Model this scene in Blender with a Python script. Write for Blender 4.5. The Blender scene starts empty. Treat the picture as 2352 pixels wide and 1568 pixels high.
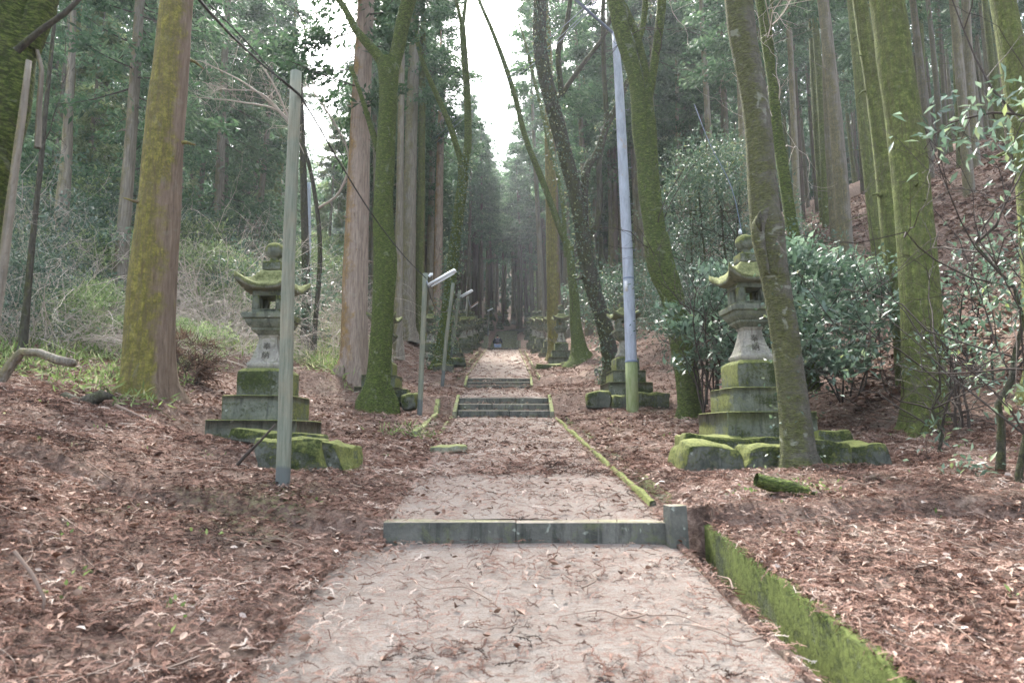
import bpy, bmesh, math, random
import numpy as np
from mathutils import Vector, Matrix
R = math.radians
rng = np.random.default_rng(7)
random.seed(7)
scene = bpy.context.scene
COL = scene.collection
EZ = 1.53                       # eye height above the ground at the camera
PITCH = math.atan(216/1568.)
FPX = 1568.                     # 24 mm lens over a 2352 px wide frame

# ------------------------------------------------------------------ measuring
def W(u, v, Y):
    """world point at distance Y along the ground seen at a given direction"""
    a = (u-1176)/FPX; b = (784-v)/FPX
    c, s = math.cos(PITCH), math.sin(PITCH)
    d = np.array([a, c-b*s, s+b*c]); t = Y/d[1]
    return np.array([a*t, Y, EZ+d[2]*t]), t/FPX      # point, metres per pixel

PZ = np.array([(-30,-3.4),(-5,-2.13),(5.70,-.87),(5.86,-.71),(16.25,.43),(17.1,.92),(23.6,1.59),(24.5,2.03),(49,6.2),(50,6.35),(67,10.15),(75,11.9),(100,17.2),(130,25),(200,62),(320,110)])
XC = np.array([(-30,.4),(0,.28),(5.77,.114),(16.3,-.19),(24,-.47),(38,-.6),(49,-.66),(66,-.5),(72,1.),(80,2.2),(400,2.5)])
def pz(y): return np.interp(y, PZ[:,0], PZ[:,1])+EZ
def xc(y): return np.interp(y, XC[:,0], XC[:,1])
LN = np.array([(0,0),(.4,.05),(2.2,.27),(4.1,.68),(6,1.2),(9.3,1.85),(14,2.5),(40,5),(150,14)])
LF = np.array([(0,0),(2,.18),(3.4,1.0),(5,1.7),(10,2.9),(40,7),(150,20)])
RN = np.array([(0,.0),(.44,.13),(2,.15),(4.6,.3),(7,1.3),(11.6,4.6),(27,12.5),(60,26),(150,50)])
RF = np.array([(0,0),(1.8,.15),(3,.8),(5,1.6),(11,4.6),(27,12.5),(60,26),(150,50)])
def hash2(i, j, k=0):
    n = (i*374761393 + j*668265263 + k*2147483647) & 0xffffffff
    n = ((n ^ (n >> 13))*1274126177) & 0xffffffff
    return ((n ^ (n >> 16)) & 0xffff)/65535.
def vnoise(x, y, k=0):
    x = np.asarray(x, float); y = np.asarray(y, float)
    i = np.floor(x).astype(np.int64); j = np.floor(y).astype(np.int64)
    fx = x-i; fy = y-j; fx = fx*fx*(3-2*fx); fy = fy*fy*(3-2*fy)
    a = hash2(i,j,k); b = hash2(i+1,j,k); c = hash2(i,j+1,k); d = hash2(i+1,j+1,k)
    return (a*(1-fx)+b*fx)*(1-fy)+(c*(1-fx)+d*fx)*fy
PADS=[]
def H(x, y, fine=True):
    x = np.asarray(x, float); y = np.asarray(y, float)
    s = x-xc(y); w = np.clip((y-18)/10., 0, 1); w = w*w*(3-2*w)
    dl = np.maximum(-s-1.15, 0); dr = np.maximum(s-1.15, 0)
    rl = np.interp(dl, LN[:,0], LN[:,1])*(1-w)+np.interp(dl, LF[:,0], LF[:,1])*w
    rr = np.interp(dr, RN[:,0], RN[:,1])*(1-w)+np.interp(dr, RF[:,0], RF[:,1])*w
    d = np.maximum(dl, dr)
    z = pz(y)+rl+rr
    qb=np.clip((dl-1.2)/1.6,0,1)*np.clip((7.2-y)/3.,0,1); z=z+.42*qb*qb*(3-2*qb)+qb*.16*(vnoise(x*1.7,y*1.7,40)-.5)
    amp = np.clip(d/.8, 0, 1)
    z = z + amp*(.10*(vnoise(x*.9,y*.9)-.5)+.16*(vnoise(x*.33,y*.33,1)-.5)*np.clip(d/3,0,1)+np.clip((d-8)/20,0,1)*1.2*(vnoise(x*.1,y*.1,5)-.5))
    for (px,py,pr,pzv) in PADS:
        q=np.clip(1-np.maximum(np.hypot(x-px,y-py)-pr,0)/.9,0,1); q=q*q*(3-2*q); z=z*(1-q)+pzv*q
    if fine: z = z + amp*(.05*(vnoise(x*3.5,y*3.5,2)-.5)+.025*(vnoise(x*9,y*9,3)-.5))
    return z
def h1(x, y): return float(H(np.array([x]), np.array([y]))[0])

# ------------------------------------------------------------------ mesh helpers
class MB:
    def __init__(s): s.v=[]; s.q=[]; s.t=[]; s.c=[]; s.n=0
    def add(s, V, Q=None, T=None, tint=None):
        V = np.asarray(V, float).reshape(-1,3)
        if Q is not None and len(Q): s.q.append(np.asarray(Q, np.int64).reshape(-1,4)+s.n)
        if T is not None and len(T): s.t.append(np.asarray(T, np.int64).reshape(-1,3)+s.n)
        c = np.zeros(len(V)) if tint is None else np.broadcast_to(np.asarray(tint, float), (len(V),))
        s.c.append(c); s.v.append(V); s.n += len(V)
    def build(s, name, mat, parent=None, smooth=False, tint=False):
        me = bpy.data.meshes.new(name)
        V = np.concatenate(s.v); q = np.concatenate(s.q) if s.q else np.zeros((0,4),int); t = np.concatenate(s.t) if s.t else np.zeros((0,3),int)
        me.vertices.add(len(V)); me.vertices.foreach_set('co', V.ravel())
        nl = len(q)*4+len(t)*3
        me.loops.add(nl); me.loops.foreach_set('vertex_index', np.concatenate([q.ravel(), t.ravel()]).astype(np.int32))
        me.polygons.add(len(q)+len(t))
        ls = np.concatenate([np.arange(len(q))*4, len(q)*4+np.arange(len(t))*3]).astype(np.int32)
        me.polygons.foreach_set('loop_start', ls)
        if smooth: me.polygons.foreach_set('use_smooth', np.ones(len(ls), bool))
        if tint:
            a = me.attributes.new('tint', 'FLOAT', 'POINT'); a.data.foreach_set('value', np.concatenate(s.c).astype(np.float32))
        me.update(calc_edges=True)
        me.materials.append(mat)
        return link(name, me, parent)
def link(name, data, parent=None):
    o = bpy.data.objects.new(name, data); COL.objects.link(o)
    if name in ('twigs','branches','foliage','crown','ivy','stems','sticks'): o['kind']='stuff'
    if parent is not None: o.parent = parent
    return o
def tag(o, label=None, cat=None, group=None, kind=None):
    for k, v in (('label',label),('category',cat),('group',group),('kind',kind)):
        if v: o[k] = v
    return o
def empty(name, loc, label, cat, group=None, rz=0):
    o = bpy.data.objects.new(name, None); COL.objects.link(o)
    o.location = loc; o.rotation_euler = (0,0,rz); o.empty_display_size = .2
    return tag(o, label, cat, group)
def copy_tree(o, loc, rz=0, sc=1., label=None, group=None, tilt=(0,0)):
    c = o.copy(); COL.objects.link(c)
    c.location = loc; c.rotation_euler = (tilt[0], tilt[1], rz)
    c.scale = (sc,sc,sc) if not isinstance(sc, tuple) else sc
    if label: c['label'] = label
    if group: c['group'] = group
    for ch in KIDS.get(o.name, []):
        d = ch.copy(); COL.objects.link(d); d.parent = c
        for g in KIDS.get(ch.name, []):
            e = g.copy(); COL.objects.link(e); e.parent = d
    return c
KIDS = {}
def reg(o):
    KIDS[o.name] = [x for x in COL.objects if x.parent == o]
    for ch in KIDS[o.name]:
        KIDS[ch.name] = [x for x in COL.objects if x.parent == ch]

def catmull(P, step=.25):
    P = np.asarray(P, float)
    if len(P) < 3:
        n = max(2, int(np.linalg.norm(P[-1,:3]-P[0,:3])/step)+1)
        t = np.linspace(0,1,n)[:,None]; return P[0]*(1-t)+P[-1]*t
    Q = np.vstack([2*P[0]-P[1], P, 2*P[-1]-P[-2]]); out=[]
    for i in range(1, len(Q)-2):
        n = max(1, int(np.linalg.norm(Q[i+1,:3]-Q[i,:3])/step))
        t = (np.arange(n)/n)[:,None]
        a,b,c,d = Q[i-1],Q[i],Q[i+1],Q[i+2]
        out.append(.5*((2*b)+(-a+c)*t+(2*a-5*b+4*c-d)*t**2+(-a+3*b-3*c+d)*t**3))
    out.append(P[-1:]); return np.concatenate(out)
def tube(mb, P, rad, sides=8, lump=0., ridge=0., seed=0, tint=0., cap=True, root=None):
    """P (n,3) centre line, rad (n,) radii"""
    P = np.asarray(P,float); rad = np.asarray(rad,float); n = len(P)
    T = np.gradient(P, axis=0); T /= np.maximum(np.linalg.norm(T,axis=1,keepdims=True),1e-9)
    ref = np.array([0,1,0.]) if abs(T[0,1]) < .9 else np.array([1,0,0.])
    N = np.zeros_like(P); u = np.cross(T[0], ref); u /= np.linalg.norm(u)
    for i in range(n):
        u = u-T[i]*np.dot(u,T[i]); u /= max(np.linalg.norm(u),1e-9); N[i]=u
    B = np.cross(T,N); a = np.arange(sides)/sides*2*np.pi
    r = np.repeat(rad[:,None], sides, 1)
    if lump or ridge:
        L = np.concatenate([[0],np.cumsum(np.linalg.norm(np.diff(P,axis=0),axis=1))])[:,None]
        ca, sa = np.cos(a)[None], np.sin(a)[None]
        nn = vnoise(ca*1.3+sa*.7+seed*3.1+10, L*1.2+sa*1.5+20, seed)-.5 + .6*(vnoise(ca*2.6+seed+5, L*2.8+sa*2.6+9, seed+1)-.5)
        r = r*(1+lump*2*nn) + ridge*rad[:,None]*(vnoise(a[None]*sides/6.28*.45+0*L, L*.35+seed, seed+3)-.5)
    if root:
        hh=np.maximum(P[:,2]-P[0,2]-root[1],0)[:,None]; r=r*(1+root[0]*np.exp(-hh/.28)*np.maximum(0,np.cos((root[2])*a[None]+seed)+.35*np.cos(3*a[None]+2*seed)))
    V = P[:,None]+r[...,None]*(np.cos(a)[None,:,None]*N[:,None]+np.sin(a)[None,:,None]*B[:,None])
    V = V.reshape(-1,3)
    i = np.arange(n-1)[:,None]*sides; j = np.arange(sides)[None]; k=(j+1)%sides
    Q = np.stack([i+j, i+k, i+sides+k, i+sides+j], -1).reshape(-1,4)
    Tt = None
    if cap:
        V = np.vstack([V, P[-1:]]); m = (n-1)*sides
        jj = np.arange(sides); Tt = np.stack([m+jj, m+(jj+1)%sides, np.full(sides, n*sides)], -1)
    mb.add(V, Q, Tt, tint)
def box(mb, x0,x1,y0,y1,z0,z1, rz=0, taper=0., c=None):
    """box, optionally tapering at the top"""
    cx,cy=(x0+x1)/2,(y0+y1)/2; hx,hy=(x1-x0)/2,(y1-y0)/2
    V=[]
    for z,k in ((z0,0.),(z1,taper)):
        for sx,sy in ((-1,-1),(1,-1),(1,1),(-1,1)):
            X,Y=sx*(hx-k),sy*(hy-k); V.append((cx+X*math.cos(rz)-Y*math.sin(rz), cy+X*math.sin(rz)+Y*math.cos(rz), z))
    mb.add(V, [(0,3,2,1),(4,5,6,7),(0,1,5,4),(1,2,6,5),(2,3,7,6),(3,0,4,7)])
def prism(mb, prof, sides4=True):
    """square-plan solid from a profile of (half width, z)"""
    V=[]; Q=[]
    for w,z in prof: V += [(-w,-w,z),(w,-w,z),(w,w,z),(-w,w,z)]
    for i in range(len(prof)-1):
        a=i*4
        for j in range(4): Q.append((a+j,a+(j+1)%4,a+4+(j+1)%4,a+4+j))
    e=(len(prof)-1)*4; Q.append((3,2,1,0)); Q.append((e,e+1,e+2,e+3))
    mb.add(V,Q)
def bevel_obj(o, w=.01, seg=2, sub=0, noise=0., scale=3.):
    bm = bmesh.new(); bm.from_mesh(o.data)
    bmesh.ops.recalc_face_normals(bm, faces=bm.faces)
    if w: bmesh.ops.bevel(bm, geom=[e for e in bm.edges if e.is_manifold and e.calc_face_angle(0)>.5], offset=w, segments=seg, affect='EDGES', profile=.6)
    if sub:
        bmesh.ops.subdivide_edges(bm, edges=bm.edges[:], cuts=sub, use_grid_fill=True)
    if noise:
        from mathutils import noise as mn
        off = Vector((random.random()*50,random.random()*50,0))
        for v in bm.verts:
            v.co += mn.noise_vector(v.co*scale+off)*noise + mn.noise_vector(v.co*scale*3.1+off)*noise*.35
    bm.to_mesh(o.data); bm.free(); o.data.update()
def leaves(mb, C, D, L, Wd, up=None, tint=0., fold=True):
    """leaf shapes: centre line starting at C along unit D, length L, width Wd"""
    n=len(C); C=np.asarray(C,float); D=np.asarray(D,float); D=D/np.maximum(np.linalg.norm(D,axis=1,keepdims=True),1e-9)
    L=np.broadcast_to(L,(n,)); Wd=np.broadcast_to(Wd,(n,))
    if up is None: up = rng.normal(size=(n,3))
    S=np.cross(D,up); S/=np.maximum(np.linalg.norm(S,axis=1,keepdims=True),1e-9)
    U=np.cross(S,D)
    mid=C+D*(L*.45)[:,None]
    a=C; b=mid+S*(Wd*.5)[:,None]+U*(Wd*.15)[:,None]; c=C+D*L[:,None]-U*(L*.08)[:,None]; d=mid-S*(Wd*.5)[:,None]+U*(Wd*.15)[:,None]
    V=np.stack([a,b,c,d],1).reshape(-1,3); k=np.arange(n)*4
    tt=np.repeat(np.broadcast_to(tint,(n,)),4)
    if fold: mb.add(V, T=np.stack([k,k+1,k+2,k,k+2,k+3],-1).reshape(-1,3), tint=tt)
    else: mb.add(V, Q=np.stack([k,k+1,k+2,k+3],-1), tint=tt)
def unit(v):
    v=np.asarray(v,float); return v/np.maximum(np.linalg.norm(v,axis=-1,keepdims=True),1e-9)

# ------------------------------------------------------------------ materials
class NT:
    def __init__(s, name, rough=.85, spec=.3):
        s.m=bpy.data.materials.new(name); s.m.use_nodes=True; s.t=s.m.node_tree; s.b=s.t.nodes['Principled BSDF']
        s.b.inputs['Roughness'].default_value=rough; s.b.inputs['Specular IOR Level'].default_value=spec
        s.out=s.t.nodes['Material Output']; s.co=None
    def n(s,t,**k):
        x=s.t.nodes.new(t)
        for a,b in k.items(): setattr(x,a,b)
        return x
    def l(s,a,b): s.t.links.new(a,b)
    def pos(s, obj=True, scale=(1,1,1)):
        tc=s.n('ShaderNodeTexCoord'); mp=s.n('ShaderNodeMapping'); mp.inputs['Scale'].default_value=scale
        s.l(tc.outputs['Object'] if obj else s.n('ShaderNodeNewGeometry').outputs['Position'], mp.inputs[0]); return mp.outputs[0]
    def noise(s, vec, sc, det=4, rough=.6, dist=0.):
        x=s.n('ShaderNodeTexNoise'); x.inputs['Scale'].default_value=sc; x.inputs['Detail'].default_value=det; x.inputs['Roughness'].default_value=rough; x.inputs['Distortion'].default_value=dist
        s.l(vec,x.inputs['Vector']); return x.outputs['Fac']
    def ramp(s, fac, stops, interp='LINEAR'):
        x=s.n('ShaderNodeValToRGB'); x.color_ramp.interpolation=interp; e=x.color_ramp.elements
        while len(e)<len(stops): e.new(.5)
        for i,(p,c) in enumerate(stops): e[i].position=p; e[i].color=(*c,1) if len(c)==3 else c
        s.l(fac,x.inputs[0]); return x.outputs[0]
    def mix(s, f, a, b, mode='MIX'):
        x=s.n('ShaderNodeMix',data_type='RGBA',blend_type=mode)
        for i,v in ((0,f),(6,a),(7,b)):
            if isinstance(v,(int,float)): x.inputs[i].default_value=v
            elif isinstance(v,tuple): x.inputs[i].default_value=(*v,1)
            else: s.l(v,x.inputs[i])
        return x.outputs[2]
    def math(s, op, a, b=0., clamp=False):
        x=s.n('ShaderNodeMath',operation=op,use_clamp=clamp)
        for i,v in ((0,a),(1,b)):
            if isinstance(v,(int,float)): x.inputs[i].default_value=v
            else: s.l(v,x.inputs[i])
        return x.outputs[0]
    def rng(s, v, a, b, c=0., d=1.):
        x=s.n('ShaderNodeMapRange'); x.inputs[1].default_value=a; x.inputs[2].default_value=b; x.inputs[3].default_value=c; x.inputs[4].default_value=d; s.l(v,x.inputs[0]); return x.outputs[0]
    def color(s,c):
        if isinstance(c,tuple): s.b.inputs['Base Color'].default_value=(*c,1)
        else: s.l(c,s.b.inputs['Base Color'])
    def bump(s, h, dist=.01, st=1.):
        x=s.n('ShaderNodeBump'); x.inputs['Distance'].default_value=dist; x.inputs['Strength'].default_value=st; s.l(h,x.inputs['Height']); s.l(x.outputs[0],s.b.inputs['Normal'])
    def normal(s):
        return s.n('ShaderNodeNewGeometry').outputs['Normal']
    def dot(s, vec, d):
        x=s.n('ShaderNodeVectorMath',operation='DOT_PRODUCT'); s.l(vec,x.inputs[0]); x.inputs[1].default_value=d; return x.outputs['Value']
    def attr(s, name='tint'):
        return s.n('ShaderNodeAttribute',attribute_name=name).outputs['Fac']
    def objrand(s): return s.n('ShaderNodeObjectInfo').outputs['Random']

def leaf_mat(name, stops, rough=.5, spec=.4, trans=.3, var=.35):
    m=NT(name,rough,spec); c=m.ramp(m.attr(),stops)
    if var:
        hs=m.n('ShaderNodeHueSaturation'); m.l(c,hs.inputs['Color']); m.l(m.rng(m.objrand(),0,1,1-var,1+var),hs.inputs['Value']); c=hs.outputs[0]
    m.color(c)
    if trans:
        t=m.n('ShaderNodeBsdfTranslucent'); mx=m.n('ShaderNodeMixShader'); mx.inputs[0].default_value=trans
        m.l(c,t.inputs[0]); m.l(m.b.outputs[0],mx.inputs[1]); m.l(t.outputs[0],mx.inputs[2]); m.l(mx.outputs[0],m.out.inputs[0])
    return m.m
def bark_mat(name, dark, light, moss, moss2, cover=.5, side=(-.7,-.5,0), sidew=.5, vstretch=.12, ring=False, fine=22., lichen=0., bump=.012, objvar=0.):
    """bark: stretched fibres, with moss where the noise and the damp side of the trunk put it"""
    m=NT(name,.92,.15)
    p=m.pos(True,(1,1,vstretch)); q=m.pos(True,(1,1,1) if not ring else (1,1,3.2))
    fib=m.noise(p,fine,5,.65,.3); big=m.noise(q,1.6,5,.62)
    bark=m.ramp(fib,[(.25,dark),(.75,light)])
    mossn=m.noise(q,9 if not ring else 14,5,.7)
    mc=m.ramp(m.math('ADD',m.math('MULTIPLY',mossn,.55),m.math('MULTIPLY',m.noise(q,31,4,.75),.45)),[(.36,tuple(x*.55 for x in moss)),(.48,moss),(.62,moss2),(.74,tuple(x*1.35 for x in moss2))])
    mc=m.mix(m.rng(fib,.3,.62,.0 if ring else .8,0.),mc,tuple(x*.5 for x in moss))
    d=m.dot(m.normal(), side)
    f=m.math('ADD', m.math('MULTIPLY',big,1.6), m.math('MULTIPLY',d,sidew))
    f=m.math('ADD', f, m.math('MULTIPLY',m.math('SUBTRACT',mossn,.5),.7))
    mask=m.rng(f, .8-(cover-.5)*1.4-.14, .8-(cover-.5)*1.4+.16)
    c=m.mix(m.math('MULTIPLY',mask,m.rng(m.math('ADD',m.math('MULTIPLY',fib,.6),m.math('MULTIPLY',m.noise(q,38,3,.7),.4)),.36,.55,.45,1.)),bark,mc)
    if lichen:
        ln=m.noise(m.pos(True),4.2,3,.6,.8); c=m.mix(m.math('MULTIPLY',m.rng(ln,.62,.68),lichen),c,(.36,.38,.31))
    if objvar:
        hs=m.n('ShaderNodeHueSaturation'); m.l(c,hs.inputs['Color']); m.l(m.rng(m.objrand(),0,1,1-objvar,1+objvar),hs.inputs['Value']); c=hs.outputs[0]
    m.color(c)
    h=m.math('ADD',fib,m.math('MULTIPLY',mossn,1.2)); m.bump(h,bump*2.8,1.)
    return m.m

MT={}
def mk_materials():
    # forest floor
    m=NT('leaf_litter_ground',.95,.1); p=m.pos(False)
    a=m.noise(p,1.1,6,.7,.6); b=m.noise(p,14,6,.75,1.5); c=m.noise(p,60,3,.7)
    base=m.ramp(b,[(.30,(.03,.021,.017)),(.42,(.11,.072,.057)),(.54,(.24,.165,.13)),(.68,(.41,.31,.255))])
    base=m.mix(m.rng(a,.35,.7),base,m.mix(.5,base,(.20,.15,.125)))
    base=m.mix(m.math('MULTIPLY',m.rng(c,.5,.7),.5),base,(.25,.185,.15)); base=m.mix(m.math('MULTIPLY',m.rng(m.noise(p,2.7,5,.7,1.),.52,.66),.55),base,(.07,.045,.036)); base=m.mix(m.math('MULTIPLY',m.rng(m.noise(p,.8,4,.7,1.),.55,.68),.5),base,(.28,.235,.18))
    g=m.noise(p,.45,4,.6); base=m.mix(m.math('MULTIPLY',m.rng(g,.6,.75),m.rng(b,.45,.6)),base,(.10,.14,.045))
    m.color(base); m.bump(m.math('ADD',b,m.math('MULTIPLY',c,.4)),.05,1.)
    MT['ground']=m.m
    # path: pale decomposed granite with needles
    m=NT('sandy_path',.95,.15); p=m.pos(False)
    a=m.noise(p,120,3,.8); b=m.noise(p,3.2,6,.72,.5); c=m.noise(m.pos(False,(1.,2.6,1.)),11,5,.75,1.2)
    base=m.ramp(a,[(.3,(.22,.195,.168)),(.7,(.43,.39,.345))])
    base=m.mix(m.math('MULTIPLY',m.rng(b,.38,.72),.5),base,(.20,.15,.12))
    base=m.mix(m.math('MULTIPLY',m.rng(c,.50,.62),.75),base,(.22,.135,.10))
    e=m.noise(p,34,4,.7,2.2); f=m.noise(p,2.1,4,.65,.6)
    sy=m.n('ShaderNodeSeparateXYZ'); m.l(p,sy.inputs[0]); e2=m.math('ADD',e,m.rng(sy.outputs[1],3.5,9.,-.06,.0))
    base=m.mix(m.math('MULTIPLY',m.rng(m.math('ADD',e2,m.math('MULTIPLY',m.math('SUBTRACT',f,.5),.35)),.52,.57),.75),base,(.215,.115,.082))
    m.color(base); m.bump(m.math('ADD',a,m.math('ADD',m.math('MULTIPLY',c,1.),e)),.014,1.)
    MT['path']=m.m
    # litter pieces
    m=NT('cedar_litter',.9,.15); m.color(m.ramp(m.attr(),[(0,(.035,.023,.018)),(.25,(.115,.066,.05)),(.48,(.235,.135,.10)),(.68,(.34,.225,.175)),(.85,(.49,.39,.32)),(1,(.56,.49,.42))])); MT['litter']=m.m
    m=NT('dead_leaves',.75,.3); m.color(m.ramp(m.attr(),[(0,(.07,.04,.03)),(.3,(.18,.10,.07)),(.6,(.32,.215,.16)),(.85,(.44,.34,.27)),(1,(.52,.44,.38))])); MT['deadleaf']=m.m
    # stones
    def stone(name, low, high, mosscov, m1=(.04,.055,.018), m2=(.15,.165,.055), seam=0):
        m=NT(name,.9,.2); p=m.pos(False)
        a=m.noise(p,3.,6,.7,.3); b=m.noise(p,28,5,.75); g=m.noise(p,1.9,5,.65,.4)
        c=m.ramp(a,[(.3,low),(.7,high)]); c=m.mix(m.math('MULTIPLY',m.rng(b,.5,.75),.45),c,(.055,.065,.055))
        spot=m.noise(p,11,2,.5,.4); c=m.mix(m.math('MULTIPLY',m.rng(spot,.66,.72),.55),c,(.42,.47,.40))
        nz=m.dot(m.normal(),(0,0,1)); nx=m.dot(m.normal(),(1,0,0)); ax=m.math('ABSOLUTE',nx)
        f=m.math('ADD',m.math('ADD',m.math('MULTIPLY',g,1.3),m.math('MULTIPLY',nz,.55)),m.math('MULTIPLY',m.math('SUBTRACT',b,.5),.8))
        f=m.math('ADD',f,m.math('MULTIPLY',ax,.16)); f=m.math('ADD',f,m.math('MULTIPLY',m.math('SUBTRACT',a,.5),.7)); st_=m.noise(m.pos(False,(1,1,.15)),9,5,.7,.5); c=m.mix(m.math('MULTIPLY',m.rng(st_,.50,.62),.6),c,tuple(x*.45 for x in low)); c=m.mix(m.math('MULTIPLY',m.rng(m.noise(p,4.5,5,.75,1.),.52,.62),.55),c,(.13,.145,.075))
        mask=m.rng(f,1.12-mosscov,1.34-mosscov)
        mc=m.ramp(m.math('ADD',m.math('MULTIPLY',b,.5),m.math('ADD',m.math('MULTIPLY',m.noise(p,9,4,.7),.35),m.math('MULTIPLY',m.math('MAXIMUM',nz,ax),.18))),[(.34,tuple(x*.6 for x in m1)),(.45,m1),(.60,m2),(.72,tuple(x*1.4 for x in m2))])  # brighter light on tops and sides is painted into the moss colour
        if name=='grey_step_stone': c=m.mix(m.rng(nz,.3,.55),c,(.36,.31,.25))  # upward faces painted lighter tan: sky light caught on worn, needle-strewn edges
        m.color(m.mix(mask,c,mc)); m.bump(m.math('ADD',a,m.math('ADD',b,m.math('MULTIPLY',mask,.6))),.012,1.)
        return m.m
    MT['stone']=stone('mossy_granite',(.065,.08,.062),(.20,.215,.17),.34)
    MT['stone_base']=stone('mossy_plinth_stone',(.085,.10,.082),(.22,.235,.185),.52)
    MT['rock']=stone('moss_covered_rock',(.06,.07,.06),(.17,.18,.15),.50,(.03,.042,.012),(.145,.16,.05))
    MT['shaft']=stone('pale_pillar_stone',(.17,.165,.14),(.36,.35,.30),.02)
    MT['roofstone']=stone('yellow_moss_roof_stone',(.10,.115,.09),(.23,.24,.18),.55,(.08,.09,.035),(.20,.215,.095))
    MT['step']=stone('grey_step_stone',(.055,.06,.052),(.165,.165,.145),.05,(.10,.10,.05),(.25,.24,.15))
    MT['kerb']=stone('mossy_kerb_stone',(.14,.15,.11),(.27,.27,.20),.24,(.07,.085,.03),(.20,.215,.09))
    MT['wall']=stone('mossy_channel_wall',(.05,.06,.04),(.12,.14,.07),.40,(.02,.03,.009),(.085,.105,.028))
    MT['letter']=NT('weathered_carving',.95,.1).m; MT['letter'].node_tree.nodes['Principled BSDF'].inputs['Base Color'].default_value=(.085,.08,.065,1)
    # barks
    MT['cedar_yg']=bark_mat('yellow_moss_cedar_bark',(.09,.065,.045),(.27,.205,.155),(.13,.125,.03),(.29,.255,.065),.80,(-.85,-.2,0),.9,.09,False,24,.1)
    MT['cedar_br']=bark_mat('brown_cedar_bark',(.15,.118,.095),(.40,.325,.27),(.22,.145,.06),(.36,.24,.10),.30,(-.9,-.2,0),.55,.12,False,18,.15)
    MT['cedar_gr']=bark_mat('grey_cedar_bark',(.09,.083,.066),(.28,.255,.21),(.14,.13,.07),(.24,.21,.11),.36,(-.8,-.4,0),.5,.08,False,24,.1,objvar=.3)
    MT['cedar_green']=bark_mat('green_cedar_bark',(.10,.095,.05),(.24,.21,.12),(.085,.11,.03),(.20,.235,.07),.80,(-.7,-.4,0),.6,.09,False,24,.1)
    MT['cedar_dark']=bark_mat('dark_brown_cedar_bark',(.045,.034,.028),(.15,.115,.095),(.08,.085,.035),(.16,.16,.07),.26,(-.8,-.4,0),.5,.08,False,24,.1,objvar=.35)
    MT['moss_tree']=bark_mat('thick_moss_bark',(.05,.045,.03),(.15,.125,.09),(.055,.085,.02),(.205,.265,.065),.80,(-.4,-.5,.2),.35,.5,True,22,.25,.02)
    MT['dark_tree']=bark_mat('dark_wet_bark',(.025,.024,.02),(.10,.095,.075),(.05,.055,.025),(.11,.12,.045),.36,(-.5,-.5,.2),.4,.4,False,26)
    MT['lichen_tree']=bark_mat('lichen_cherry_bark',(.08,.075,.06),(.21,.20,.165),(.08,.09,.035),(.18,.19,.075),.62,(-.7,.2,.2),.45,.8,True,20,.55,.018)
    MT['twig']=NT('grey_twig',.8,.2).m; MT['twig'].node_tree.nodes['Principled BSDF'].inputs['Base Color'].default_value=(.34,.30,.255,1)
    MT['fallentwig']=NT('brown_fallen_twig',.85,.15).m; MT['fallentwig'].node_tree.nodes['Principled BSDF'].inputs['Base Color'].default_value=(.23,.175,.14,1)
    MT['darktwig']=NT('dark_twig',.8,.2).m; MT['darktwig'].node_tree.nodes['Principled BSDF'].inputs['Base Color'].default_value=(.055,.045,.038,1)
    MT['paletwig']=NT('pale_dead_branch',.8,.2).m; MT['paletwig'].node_tree.nodes['Principled BSDF'].inputs['Base Color'].default_value=(.50,.44,.38,1)
    # foliage
    MT['cedar_leaf']=leaf_mat('cedar_foliage',[(0,(.018,.042,.022)),(.45,(.062,.13,.06)),(.8,(.14,.225,.11)),(1,(.24,.32,.16))],.6,.35,.4)
    MT['bright_leaf']=leaf_mat('light_green_foliage',[(0,(.06,.10,.04)),(.5,(.20,.29,.11)),(1,(.42,.48,.25))],.5,.4,.45)
    MT['gloss_leaf']=leaf_mat('glossy_broad_leaf',[(0,(.05,.09,.055)),(.5,(.12,.20,.13)),(.85,(.26,.36,.25)),(1,(.36,.44,.16))],.42,.9,.35,.0)  # the pale tints paint the sky's reflection into the leaf colour
    MT['oak_leaf']=leaf_mat('evergreen_oak_leaf',[(0,(.035,.07,.045)),(.6,(.09,.16,.10)),(.85,(.18,.24,.13)),(1,(.32,.33,.15))],.45,.8,.35,.1)
    MT['grass']=leaf_mat('bamboo_grass_leaf',[(0,(.07,.07,.035)),(.4,(.13,.20,.06)),(.75,(.27,.36,.13)),(1,(.46,.45,.27))],.6,.3,.4,.0)
    MT['brownleaf']=leaf_mat('dead_cedar_spray',[(0,(.05,.032,.024)),(.5,(.17,.11,.08)),(1,(.32,.23,.17))],.8,.2,.2,.0)
    # man made
    m=NT('weathered_wood_pole',.85,.2); p=m.pos(True,(1,1,.06)); a=m.noise(p,40,5,.7); b=m.noise(m.pos(True),2.2,4,.6)
    c=m.ramp(a,[(.3,(.11,.13,.10)),(.7,(.22,.24,.19))]); c=m.mix(m.rng(b,.45,.65),c,m.ramp(a,[(.3,(.15,.15,.11)),(.7,(.29,.27,.20))]))
    z=m.n('ShaderNodeSeparateXYZ'); m.l(m.pos(True),z.inputs[0]); low=m.rng(m.math('ADD',z.outputs[2],m.math('MULTIPLY',b,.12)),.36,.39,1,0)
    m.color(m.mix(low,c,(.11,.125,.12))); m.bump(a,.004); MT['pole']=m.m
    m=NT('blue_grey_pole_paint',.55,.4); p=m.pos(True,(1,1,.25)); a=m.noise(p,9,5,.7); b=m.noise(m.pos(True,(1,1,.6)),5,4,.7,1.)
    m.color(m.mix(m.math('MULTIPLY',m.rng(b,.60,.68),.5),m.ramp(a,[(.3,(.24,.27,.32)),(.7,(.42,.47,.56))]),(.36,.28,.20))); m.bump(a,.002); MT['bluepole']=m.m
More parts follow.
